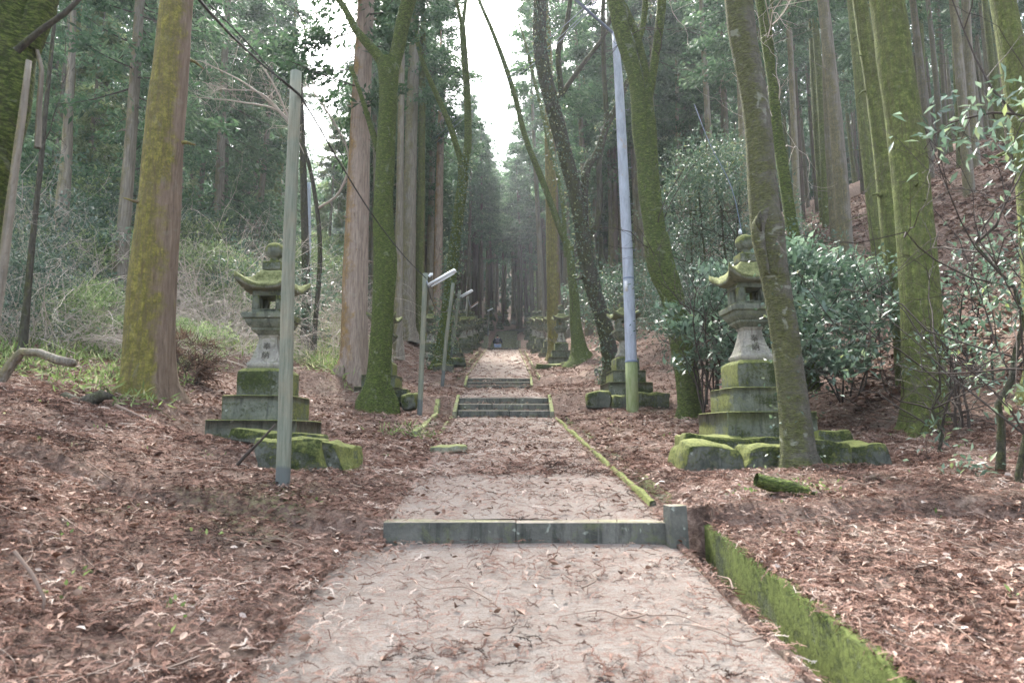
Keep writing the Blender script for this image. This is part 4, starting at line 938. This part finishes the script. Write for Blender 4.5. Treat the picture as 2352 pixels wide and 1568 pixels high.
for i,(u,Y,sc) in enumerate([(1560,24,1.3),(1650,27,1.6),(1500,30,1.5),(1400,36,1.6),(1860,19,1.1),(1760,22,1.4)]):
    put_bush(1,u,700,Y,'dark leafy bush among the trunks behind the oak and pole','bushes behind the evergreen oak',sc)
for i,(u,Y) in enumerate([(1070,72),(1120,80),(1215,76),(1240,70)]):
    put_bush(1,u,700,Y,'small dark bush between the trunks above the stairway','bushes above the stairway',.8)
# black branching stems at right edge
def gnarl(name,label,pts,Y,seed,mat='dark_tree',tw=9,leaf=0):
    rr_,Ps,base=mossy(name,label,[(pts,None,8)],Y,mat,seed,down=.3,flare=.2,twigs=tw)
    rr_['category']='shrub'
    if leaf:
        rs=np.random.default_rng(seed); m=MB(); P=Ps[0]; P=P[len(P)//3:]; C=[]
        for c in range(leaf//40):
            cen=P[rs.integers(len(P)),:3]+rs.normal(size=3)*np.array([.45,.3,.3]); C.append(cen+rs.normal(size=(40,3))*.13)
        C=np.concatenate(C); leaves(m,C,rs.normal(size=C.shape)+np.array([0,0,-.2]),.10*rs.uniform(.7,1.3,len(C)),.038,rs.normal(size=C.shape)*.5+np.array([0,0,1.]),rs.random(len(C)))
        o=m.build('foliage',MT['gloss_leaf'],rr_,tint=True); o.location=tuple(-base)
gnarl('gnarled_shrub','black twisting stem of a leafy shrub at the right edge',[(2298,1075,18),(2300,980,16),(2292,930,15),(2325,870,15),(2330,820,12),(2350,740,10),(2330,660,8),(2290,620,6),(2240,560,4)],6.6,700,leaf=400)
gnarl('gnarled_shrub','dark bare stem branching beside the black twisting stem',[(2340,1090,14),(2356,1000,12),(2380,900,10),(2400,800,8)],6.3,701,leaf=160)
gnarl('gnarled_shrub','thin forked stem in front of the largest right cedar foot',[(2150,1060,8),(2165,1000,7),(2140,940,6),(2160,880,5),(2150,800,3)],8.2,702,tw=8,leaf=260)
gnarl('leafy_branch','pale leafy spray reaching in at the right edge above the hillside',[(2480,360,10),(2420,300,8),(2370,270,6),(2330,262,4)],5.,703,tw=3,leaf=240)

# ------------------------------------------------------------------ poles, lamps, wires
def pole(name,label,cat,pts,Y,mat,sides=16,group=None,down=.4,fy=None):
    m=MB(); P=[]
    for u,v,w in pts: a,k=W(u,v,Y); P.append((*a,w*k/2))
    P=np.array(P); b=P[0,:3].copy(); r=empty(name,tuple(b),label,cat,group)
    P2=np.vstack([[*(P[0,:3]-(P[1,:3]-P[0,:3])/np.linalg.norm(P[1,:3]-P[0,:3])*down),P[0,3]],P]); P2=catmull(P2,.4)
    tube(m,P2[:,:3]-b,P2[:,3],sides,.012); m.build('post',MT[mat],r,smooth=True)
    return r,b,P
pole('wooden_pole','leaning weathered wooden pole in front of the nearest left lantern','pole',[(648,1152,33),(655,950,32),(663,600,29),(675,300,26),(680,166,25)],6.5,'pole')
# tall blue grey pole
r,b,P=pole('utility_pole','tall blue grey utility pole with a mossy foot right of the path','utility pole',[(1450,830,27),(1442,600,25),(1432,400,23),(1422,200,20),(1412,75,14)],15.6,'bluepole',20,down=.03)
m=MB(); a0,k0=W(1453,938,15.6); a1,k1=W(1450,830,15.6); tube(m,np.array([a0-[0,0,.4],a0,(a0+a1)/2,a1])-b,np.array([30*k0,29*k0,28.5*k0,28*k1])/2,20,.01); m.build('mossy_foot',MT['mosspole'],r,smooth=True)
for v in (830,640,492):
    m=MB(); c=np.interp(v,[75,200,400,600,830],[1412,1422,1432,1442,1450]); a,k=W(c,v,15.6); w=np.interp(v,[75,830],[14,27])*k/2; tube(m,np.array([a-[0,0,.02],a+[0,0,.02]])-b,[w+.012,w+.012],18); m.build('band',MT['cable'],r)
for i,v in enumerate((388,470,540,575,655,690,255,300,165)):
    c=np.interp(v,[75,200,400,600,830],[1412,1422,1432,1442,1450]); a,k=W(c,v,15.6); sd=1 if i%2==0 or v>380 else -1
    m=MB(); tube(m,np.array([a+[0,-.05,0],a+[sd*.2,-.06,0],a+[sd*.2,-.06,.04]])-b,[.008,.008,.008],6); m.build('step_bolt',MT['lampgrey'],r)
m=MB(); a,k=W(1438,660,15.6); box(m,a[0]-b[0]-.06,a[0]-b[0]+.01,a[1]-b[1]-.145,a[1]-b[1]-.138,a[2]-b[2]-.12,a[2]-b[2]+.12); m.build('number_plate',MT['tag'],r)
m=MB(); a=W(1410,78,15.6)[0]; c_=W(1322,0,15.0)[0]; c2=W(1290,-40,14.8)[0]; tube(m,np.array([a,c_,c2])-b,[.035,.035,.035],8); m.build('strut',MT['cable'],r)
r,b,P=pole('utility_pole','thin distant white utility pole behind the ivy speckled trunk at left','utility pole',[(713,738,9),(711,600,8.5),(710,420,8)],30,'bluepole',10)
def lamp(name,label,pts,Y,l0,l1,mat='lampwhite',group='lamp posts along the path',w=.075,rust=False):
    r,b,P=pole(name,label,'lamp post',pts,Y,'pole',12,group)
    a=W(*l0,Y-.1)[0]-b; c=W(*l1,Y-.35)[0]-b; d=unit(c-a); s=unit(np.cross(d,[0,0,1])); up=np.cross(s,d)
    m=MB(); q=[]
    for p in (a,c):
        for dx,dz in ((-w,-.012),(w,-.012),(w*.45,.05),(-w*.45,.05)): q.append(p+s*dx+up*dz)
    m.add(q,[(0,1,5,4),(1,2,6,5),(2,3,7,6),(3,0,4,7),(3,2,1,0),(4,5,6,7)]); hd=m.build('lamp_housing',MT[mat],r)
    m=MB(); tube(m,[a-up*.04+d*.05,c-up*.04-d*.05],[.018,.018],10); m.build('fluorescent_tube',MT['lampwhite'],hd,smooth=True)
    m=MB(); t=P[-1,:3]-b; tube(m,[t-[0,0,.12],a-[0,0,.03],a+d*.12],[.02,.02,.02],6); m.build('bracket',MT['lampgrey'],r)
    return r,b
lamp('lamp_post','nearest lamp post with a white fluorescent tube, left of the nearer steps',[(964,952,12.5),(970,800,12),(977,628,12)],15,(986,656),(1046,622))
m=MB(); a=W(990,630,15)[0]; r_=COL.objects['lamp_post']; b=np.array(r_.location)
tube(m,np.array([a-[.05,0,.05],a,a+[.04,0,.0]])-b,[.03,.035,.03],8); m.build('insulator',MT['lampwhite'],r_)
pole('wooden_post','bare leaning pale post between the first and second lamp posts','post',[(1017,874,8.5),(1026,770,8.5),(1041,650,8)],22,'pole',12)
lamp('lamp_post','second lamp post farther up with a white tube lamp, pale and leaning',[(1036,812,8.5),(1046,740,8),(1056,666,7.5)],28,(1058,682),(1085,667))
lamp('lamp_post','third lamp post with a rusty reddish lamp left of the far path',[(1064,770,5),(1071,720,5),(1075,680,5)],42,(1081,706),(1098,694),'rust',w=.09)
lamp('lamp_post','farthest lamp post with a small pale tube lamp beside the stairway',[(1121,762,3.6),(1122,740,3.4),(1123,714,3.2)],57,(1120,714),(1132,708),w=.08)
def wire(name,label,pts,rad,mat='black',step=.3):
    P=catmull(np.array([W(u,v,Y)[0] for u,v,Y in pts]),step); m=MB(); tube(m,P,np.full(len(P),rad),6); tag(m.build(name,MT[mat],smooth=True),label,'cable')
wire('power_cable','thick black cable sagging from the upper left to the wooden pole and lamp post',[(440,-20,3.6),(520,70,4.3),(610,155,5.6),(686,215,6.42),(720,270,6.8),(790,390,8.6),(860,500,10.6),(930,590,13),(980,640,15)],.0095)
wire('power_cable','thinner cable running beside the thick black cable from the top left',[(480,10,4.4),(560,90,5.2),(640,180,6.0),(690,222,6.5),(705,235,6.6)],.006)
wire('lamp_cable','thin drooping cable between the first lamp post and the bare post',[(980,650,15),(992,690,17),(1008,714,19.5),(1024,716,21),(1030,708,22)],.012)
wire('lamp_cable','short drooping cable between the bare post and the second lamp post',[(1033,700,22),(1040,716,25),(1047,712,26.5),(1052,694,28)],.012)
wire('lamp_cable','faint cable drooping from the second to the third lamp post',[(1056,690,28),(1062,712,34),(1068,714,38),(1073,696,42)],.014)
for i,(dy,lab) in enumerate(((0,'upper thin blue wire crossing the sky gap'),(26,'middle thin blue wire crossing the sky gap'),(40,'lower thin blue wire crossing the sky gap'))):
    wire('overhead_wire',lab,[(1000,290+dy,40),(1120,190+dy*.9,30),(1240,105+dy*.75,23),(1340,20+dy*.5,18.),(1390,-30,16)],.012,'cable')
wire('overhead_wire','thin hanging wire with a white knob in front of the evergreen oak',[(1595,240,15),(1630,330,14.2),(1680,430,13.8),(1704,535,13.6),(1730,640,13.5)],.008,'cable')
m=MB(); a=W(1700,533,13.6)[0]
prof=[(0.001,-.05),(.035,-.035),(.04,0),(.03,.03),(.015,.04),(.015,.06),(.001,.07)]; ns=12
m.add([(w_*math.cos(6.283*k/ns),w_*math.sin(6.283*k/ns),z_) for w_,z_ in prof for k in range(ns)],[(q*ns+k,q*ns+(k+1)%ns,(q+1)*ns+(k+1)%ns,(q+1)*ns+k) for q in range(len(prof)-1) for k in range(ns)])
o=m.build('wire_insulator',MT['lampwhite'],smooth=True); o.location=tuple(a); tag(o,'small white knob hanging on the wire before the evergreen oak','insulator')

# ------------------------------------------------------------------ crouching person on the stairway
def skin(name,joints,edges,mat,parent,sub=1):
    me=bpy.data.meshes.new(name); me.from_pydata([j[:3] for j in joints],edges,[]); o=link(name,me,parent); me.materials.append(MT[mat])
    md=o.modifiers.new('skin','SKIN'); md.use_smooth_shade=True
    me.skin_vertices.new() if not me.skin_vertices else None
    for i,j in enumerate(joints): me.skin_vertices[0].data[i].radius=(j[3],j[4] if len(j)>4 else j[3])
    me.skin_vertices[0].data[0].use_root=True
    s=o.modifiers.new('sub','SUBSURF'); s.levels=sub; s.render_levels=sub
    return o
py=49.95; px_=float(xc(py))-.42; pzz=6.33+EZ
pr=empty('person',(px_,py,pzz),'person crouching on the long stairway, seen from behind in dark jacket and pale jeans','person')
J=[(0,0,.28,.15,.13),(0,.06,.48,.15,.12),(0,.13,.68,.16,.11),(0,.17,.80,.06,.06),(0,.20,.90,.075,.09),(0,.21,.99,.08,.095),(0,.21,1.06,.05,.06),
   (-.20,.13,.74,.055,.055),(-.30,.20,.52,.045,.045),(-.22,.42,.42,.035,.035),(-.19,.49,.41,.03,.02),
   (.20,.13,.74,.055,.055),(.32,.22,.55,.045,.045),(.30,.44,.50,.035,.035),(.29,.52,.50,.03,.02),
   (-.10,.02,.24,.10,.10),(-.20,.42,.36,.07,.07),(-.20,.12,.08,.05,.05),(-.20,.30,.02,.045,.035),
   (.10,.02,.24,.10,.10),(.20,.42,.36,.07,.07),(.20,.12,.08,.05,.05),(.20,.30,.02,.045,.035)]
E=[(0,1),(1,2),(2,3),(3,4),(4,5),(5,6),(2,7),(7,8),(8,9),(9,10),(2,11),(11,12),(12,13),(13,14),(0,15),(15,16),(16,17),(17,18),(0,19),(19,20),(20,21),(21,22)]
for s_,b_ in ((-1,10),(1,14)):       # fingers and thumb
    x,y,z=J[b_][:3]
    for q in range(4):
        J.append((x+(q-1.5)*.018,y+.045+.006*(q%2),z-.008,.009)); E.append((b_,len(J)-1)); J.append((x+(q-1.5)*.02,y+.075,z-.03,.008)); E.append((len(J)-2,len(J)-1))
    J.append((x-s_*.035,y+.02,z-.01,.009)); E.append((b_,len(J)-1))
skin('body',J,E,'skin',pr,2)
def g(x): return x*1.18
skin('jacket',[(0,-.005,.36,.19,.16),(0,.06,.50,.185,.15),(0,.13,.70,.20,.14),(0,.17,.78,.09,.09),(-.20,.13,.74,.08,.08),(-.30,.20,.52,.07,.07),(-.23,.40,.43,.05,.05),(.20,.13,.74,.08,.08),(.32,.22,.55,.07,.07),(.305,.42,.505,.05,.05)],[(0,1),(1,2),(2,3),(2,4),(4,5),(5,6),(2,7),(7,8),(8,9)],'jacket',pr,2)
skin('trousers',[(0,0,.30,.19,.17),(-.11,.02,.24,.14,.13),(-.20,.42,.36,.10,.10),(-.20,.14,.12,.075,.075),(.11,.02,.24,.14,.13),(.20,.42,.36,.10,.10),(.20,.14,.12,.075,.075)],[(0,1),(1,2),(2,3),(0,4),(4,5),(5,6)],'jeans',pr,2)
skin('shoe',[(-.20,.08,.045,.055,.05),(-.20,.22,.035,.055,.04),(-.20,.34,.03,.045,.03)],[(0,1),(1,2)],'shoe',pr,2)
skin('shoe',[(.20,.08,.045,.055,.05),(.20,.22,.035,.055,.04),(.20,.34,.03,.045,.03)],[(0,1),(1,2)],'shoe',pr,2)
skin('hair',[(0,.165,.92,.075,.07),(0,.185,1.0,.098,.10),(0,.20,1.07,.07,.08)],[(0,1),(1,2)],'hair',pr,2)
br=empty('backpack',(px_,py,pzz),'grey backpack worn by the crouching person on the stairway','backpack')
skin('bag',[(0,-.17,.40,.15,.09),(0,-.15,.52,.16,.10),(0,-.08,.70,.13,.08),(0,-.05,.76,.08,.05)],[(0,1),(1,2),(2,3)],'pack',br,2)
for s_ in (-1,1): skin('shoulder_strap',[(s_*.11,-.03,.73,.02),(s_*.13,.12,.84,.022),(s_*.13,.25,.74,.02),(s_*.14,.24,.55,.02)],[(0,1),(1,2),(2,3)],'strap',br,1)

# ------------------------------------------------------------------ litter, twigs, undergrowth (uncountable)
def place(n,ylo,yhi,xl,xr,fn):
    """random ground points, denser close by"""
    y=ylo+(yhi-ylo)*rng.random(n)**1.35; x=xl*(y+3)/10+(xr-xl)*(y+3)/10*rng.random(n)
    k=fn(x,y); return x[k],y[k]
def gz(x,y):
    s=x-xc(y); on=np.abs(s)<1.15
    return np.where(on, pflat(y)-.02*(s/1.15)**2, H(x,y))
def dens(x,y,path=.10):
    s=x-xc(y); d=np.where(s<0,-s-np.where(y<5.7,1.15+.25*np.clip((5.7-y)/1.,0,1),1.15),s-np.where(y<5.7,1.22,1.15)); nz=vnoise(x*1.1+7,y*1.6,12)*.65+vnoise(x*3.3,y*3.3,13)*.35
    edge=np.where(s<0, np.clip((d+.45-.55*nz)/.45,0,1), np.clip((d+.08)/.1,0,1))
    pr=path+(nz>.58)*.45*path/.1*.25+np.clip((y-6.)/10,0,.3)*.3+edge*(d<0)*.55
    pr=np.where(d>0,np.clip(.6+2.2*(vnoise(x*2.3,y*2.3,14)*.6+vnoise(x*6,y*6,15)*.4-.32),.5,1),pr); inside=((s>1.25)&(s<1.53)&(y<5.95))|((s>1.14)&(s<1.24)&(y>6)&(y<16)&(rng.random(len(x))<.8))
    return (rng.random(len(x))<pr)&~inside
def sprig_templates():
    T=[]
    for k in range(10):
        rs=np.random.default_rng(900+k); L=1.; n=7; t=np.linspace(0,1,n)
        bend=rs.uniform(-.5,.5); P=np.stack([t, bend*t*t*.6+.05*np.sin(t*6+k), .14*np.sin(t*3.1)+rs.normal(size=n)*.02],-1)
        V=[];F=[]
        for i in range(n-1):      # stem strip
            a,b=P[i],P[i+1]; s=np.array([0,.022,0]); c=len(V); V+=[a-s,a+s,b+s,b-s]; F+=[(c,c+1,c+2),(c,c+2,c+3)]
        for i in range(1,n):
            for sd in (-1,1):
                for q in range(2):
                    a=P[i]-np.array([.05*q,0,0]); ln=rs.uniform(.10,.20)*(1.15-.6*t[i]); d=np.array([.8,sd*.75,rs.uniform(-.3,.7)]); d/=np.linalg.norm(d)
                    c=len(V); V+=[a,a+d*ln*.5+np.array([.05,0,.015]),a+d*ln]; F+=[(c,c+1,c+2)]
        T.append((np.array(V),np.array(F)))
    return T
SP=sprig_templates()
def sprigs(mb,x,y,z,size,tint,lift=.25):
    n=len(x); pick=rng.integers(0,len(SP),n); az=rng.uniform(0,6.283,n); ti=rng.normal(size=n)*lift; ro=rng.normal(size=n)*.7
    for k,(V,F) in enumerate(SP):
        I=np.where(pick==k)[0]
        if not len(I): continue
        v=V[None]*size[I][:,None,None]; v=v.repeat(1,0)
        cr,sr=np.cos(ro[I])[:,None],np.sin(ro[I])[:,None]; Y_=v[...,1]*cr-v[...,2]*sr; Z_=v[...,1]*sr+v[...,2]*cr; X_=v[...,0]-size[I][:,None]*.5
        ct,st_=np.cos(ti[I])[:,None],np.sin(ti[I])[:,None]; X2=X_*ct-Z_*st_; Z2=X_*st_+Z_*ct
        ca,sa=np.cos(az[I])[:,None],np.sin(az[I])[:,None]
        W_=np.stack([X2*ca-Y_*sa+x[I][:,None],X2*sa+Y_*ca+y[I][:,None],Z2+z[I][:,None]],-1)
        f=F[None]+(np.arange(len(I))*len(V))[:,None,None]
        mb.add(W_.reshape(-1,3),T=f.reshape(-1,3),tint=np.repeat(tint[I],len(V)))
def curl(mb,x,y,z,size,tint):
    n=len(x); az=rng.uniform(0,6.283,n); D=np.stack([np.cos(az),np.sin(az),rng.normal(size=n)*.25],-1); up=rng.normal(size=(n,3))*.35+np.array([0,0,1.]); S=unit(np.cross(D,up)); U=np.cross(S,D)
    c=np.stack([x,y,z],-1); w=size*rng.uniform(.4,.6,n); cu=rng.uniform(.05,.45,n)*size
    V=np.stack([c-D*(size*.5)[:,None]+U*(cu*.4)[:,None], c-D*(size*.15)[:,None]+S*(w*.5)[:,None]+U*cu[:,None], c+D*(size*.25)[:,None]+S*(w*.42)[:,None]+U*(cu*.9)[:,None], c+D*(size*.5)[:,None]+U*(cu*.6)[:,None],
        c+D*(size*.25)[:,None]-S*(w*.42)[:,None]+U*(cu*.9)[:,None], c-D*(size*.15)[:,None]-S*(w*.5)[:,None]+U*cu[:,None], c+D*(size*.05)[:,None]],1).reshape(-1,3)
    k=(np.arange(n)*7)[:,None]; T=np.concatenate([k+np.array(a) for a in ((0,1,6),(1,2,6),(2,3,6),(3,4,6),(4,5,6),(5,0,6))])
    mb.add(V,T=T,tint=np.repeat(tint,7))
def clumpy(x,y): return .50*(vnoise(x*1.1,y*1.4,21)-.5)+.45*(vnoise(x*4,y*4,22)-.5)
mb=MB()
x,y=place(130000,1.6,9,-7,7,lambda a,b:dens(a,b,.11)); n=len(x); sprigs(mb,x,y,gz(x,y)+rng.random(n)*.03+.004,rng.uniform(.035,.125,n),np.clip(.42+clumpy(x,y)+.20*rng.normal(size=n),0,1),.2)
x,y=place(90000,8,24,-8,8,lambda a,b:dens(a,b,.24)); n=len(x); sprigs(mb,x,y,gz(x,y)+rng.random(n)*.03+.004,rng.uniform(.07,.19,n),np.clip(.48+clumpy(x,y)+.20*rng.normal(size=n),0,1),.2)
x,y=place(34000,22,52,-9,9,lambda a,b:dens(a,b,.25)); n=len(x); sprigs(mb,x,y,gz(x,y)+rng.random(n)*.03+.004,rng.uniform(.2,.42,n),np.clip(.52+clumpy(x,y)+.20*rng.normal(size=n),0,1),.2)
yy=rng.uniform(2.,5.8,420); xx=xc(yy)+1.56+rng.normal(size=420)*.03; sprigs(mb,xx,yy,pnear(yy)+.125+rng.random(420)*.02,rng.uniform(.05,.13,420),np.clip(.45+.2*rng.normal(size=420),0,1),.5)
tag(mb.build('cedar_litter',MT['litter'],tint=True),'reddish brown fallen cedar sprays carpeting the ground and path','litter',kind='stuff')
mb=MB()
x,y=place(15000,1.6,13,-7,7,lambda a,b:dens(a,b,.07)); n=len(x); curl(mb,x,y,gz(x,y)+rng.random(n)*.03+.006,rng.uniform(.025,.075,n)*(1+.3*(rng.random(n)>.95)),np.clip(.45+.28*rng.normal(size=n),0,1))
x,y=place(34000,10,46,-9,9,lambda a,b:dens(a,b,.07)); n=len(x); curl(mb,x,y,gz(x,y)+rng.random(n)*.05+.006,rng.uniform(.045,.10,n),np.clip(.42+clumpy(x,y)+.25*rng.normal(size=n),0,1))
x,y=place(16000,12,45,4,14,lambda a,b:np.ones(len(a),bool)); n=len(x); curl(mb,x,y,gz(x,y)+rng.random(n)*.05+.006,rng.uniform(.08,.2,n),np.clip(.3+clumpy(x,y)+.25*rng.normal(size=n),0,1))
tag(mb.build('dead_leaves',MT['deadleaf'],tint=True),'curled pale brown dead leaves scattered over the litter','leaves',kind='stuff')
# loose twigs
mb=MB(); rs=np.random.default_rng(33)
for i in range(520):
    yy=1.8+17*rs.random()**1.5; xx=rs.uniform(-.75,.75)*(yy+2); s=xx-float(xc(yy)); 
    if abs(s)<1.0 and rs.random()<.75: continue
    if 1.25<s<1.55: continue
    a=rs.uniform(0,6.28); L=rs.uniform(.15,.8); n=5; P=[]; d=a
    for q in range(n):
        d+=rs.normal()*.25; xx2=xx+math.cos(d)*L/n*q; yy2=yy+math.sin(d)*L/n*q; P.append((xx2,yy2,float(gz(np.array([xx2]),np.array([yy2]))[0])+.02+.03*rs.random()))
    P=catmull(np.array(P),.03); tube(mb,P,np.linspace(.005,.0015,len(P))*rs.uniform(.6,1.5),4,cap=False)
tag(mb.build('fallen_twigs',MT['fallentwig']),'thin pale fallen twigs strewn over the litter','twigs',kind='stuff')
# green seedlings and ferns near, bamboo grass on the left bank
mb=MB(); rs=np.random.default_rng(44)
def tuft(x,y,n,L,wd,spread=.1,tl=.5,lean=.9):
    z=h1(x,y); C=np.array([x,y,z])+rs.normal(size=(n,3))*np.array([spread,spread,.01]); D=rs.normal(size=(n,3))*lean+np.array([0,0,1.]); leaves(mb,C+unit(D)*rs.uniform(0,L,(n,1)),D+np.array([0,0,-.4]),L*rs.uniform(.5,1.2,n),wd,rs.normal(size=(n,3)),np.clip(tl+.25*rs.normal(size=n),0,1))
for i in range(150):
    yy=rs.uniform(2.5,14); xx=rs.uniform(-.7,.7)*(yy+1.5); s=xx-float(xc(yy))
    if abs(s)<1.7: continue
    tuft(xx,yy,rs.integers(3,10),.05,.022,.06,.5)
for u,v,Y in ((1790,1160,6.5),(1830,1180,6.3),(1770,1130,6.9),(1850,1140,6.7),(1740,1175,6.3),(1700,1060,7.9),(1900,1060,7.9),(1960,1050,8.)):
    x_=W(u,v,Y)[0][0]; 
    for q in range(4): tuft(x_+rs.normal()*.12,Y+rs.normal()*.12,10,.045,.03,.08,.45)
for u,Y in ((965,11.5),(900,11.4),(940,11.9)): tuft(W(u,1000,Y)[0][0],Y,60,.14,.02,.14,.55)
for i in range(420):            # bamboo grass, left
    yy=rs.uniform(9,17); xx=-rs.uniform(5.2,9.5)*(yy+4)/14; tuft(xx,yy,rs.integers(8,22),.18,.025,.18,.55)
for i in range(420):
    yy=rs.uniform(17,34); xx=-rs.uniform(5.5,13)*(yy)/22; tuft(xx,yy,rs.integers(10,24),.32,.04,.3,.62)
for i in range(300):
    yy=rs.uniform(18.5,27); xx=rs.uniform(-8.2,-5.0); tuft(xx,yy,14,.26,.03,.25,.78)
for i in range(240):
    yy=rs.uniform(2.4,5.85); xx=float(xc(yy))+1.52+rs.uniform(-.01,.06); z=float(pnear(yy))+.12; n=6
    leaves(mb,np.array([xx,yy,z])+rs.normal(size=(n,3))*np.array([.015,.03,.004]),np.array([-.5,0,-.25])+rs.normal(size=(n,3))*.6,rs.uniform(.012,.03,n),.006,rs.normal(size=(n,3)),.35+.25*rs.random(n))
tag(mb.build('undergrowth',MT['grass'],tint=True),'green bamboo grass and seedlings scattered on the banks','undergrowth',kind='stuff')
# fallen logs, roots
for nm,lab,pts,Y,mat,cat in [
  ('mossy_log','curved mossy log lying right of the near path in front of the knotted tree',[(1738,1122,30),(1770,1132,34),(1820,1142,34),(1860,1158,30),(1888,1170,18)],6.2,'moss_tree','log'),
  ('twisted_root','pale twisted root lying at the far left below the edge trunk',[(0,868,24),(30,822,22),(50,800,20),(90,802,20),(130,818,22),(170,826,20)],8.6,'cedar_gr','root'),
  ('rotten_stump','dark rotten stump and root left of the broad cedar',[(150,842,26),(185,862,34),(215,852,34),(240,838,24),(262,842,12)],8.8,'dark_tree','stump'),
  ('leaning_stick','dark stick leaning on the litter left of the wooden pole foot',[(526,1090,9),(560,1050,8),(600,1010,6),(632,975,4)],7.2,'darktwig','stick'),
  ('fallen_branch','long straight pale branch lying at the foot of the broad cedar',[(268,905,7),(330,935,7),(400,968,6),(440,985,5)],8.6,'fallentwig','branch'),
  ('fallen_branch','thin curved branch on the ground at the lower left',[(30,1290,8),(70,1340,8),(100,1400,7),(95,1440,6)],3.6,'fallentwig','branch')]:
    m=MB(); P=stem(m,pts,Y,10,.12,.15,len(lab)); 
    # settle it onto the ground
    o=m.build(nm,MT[mat],smooth=True); q=P[len(P)//2]; dz=max(h1(a_[0],a_[1])+a_[3]*(-.05 if nm in('mossy_log','rotten_stump') else .45)-a_[2] for a_ in P[::3])
    if nm not in('leaning_stick',): o.location=(0,0,dz)
    tag(o,lab,cat)
r=empty('brush_pile',(-6.05,12.6,h1(-6.05,12.6)),'heap of reddish dead cedar branches right behind the broad left cedar','brush pile')
bush_mesh(1100,.38,.85,800,.22,.02,20).build('dead_sprays',MT['brownleaf'],r,tint=True); stems_mesh(8,.5,1.,801,.012,2).build('sticks',MT['darktwig'],r)
HAZE=.0007
if HAZE:
    m=MB(); box(m,-330,330,-20,330,-6,165); o=m.build('haze',NT('haze').m); mt=o.data.materials[0]; t=mt.node_tree; t.nodes.remove(t.nodes['Principled BSDF'])
    v=t.nodes.new('ShaderNodeVolumePrincipled'); v.inputs['Density'].default_value=HAZE; v.inputs['Color'].default_value=(.86,.93,1,1); v.inputs['Anisotropy'].default_value=.45
    t.links.new(v.outputs[0],t.nodes['Material Output'].inputs['Volume']); o['kind']='stuff'; o['label']='pale even haze filling the forest air'; o['category']='haze'
print('objects',len(COL.objects))
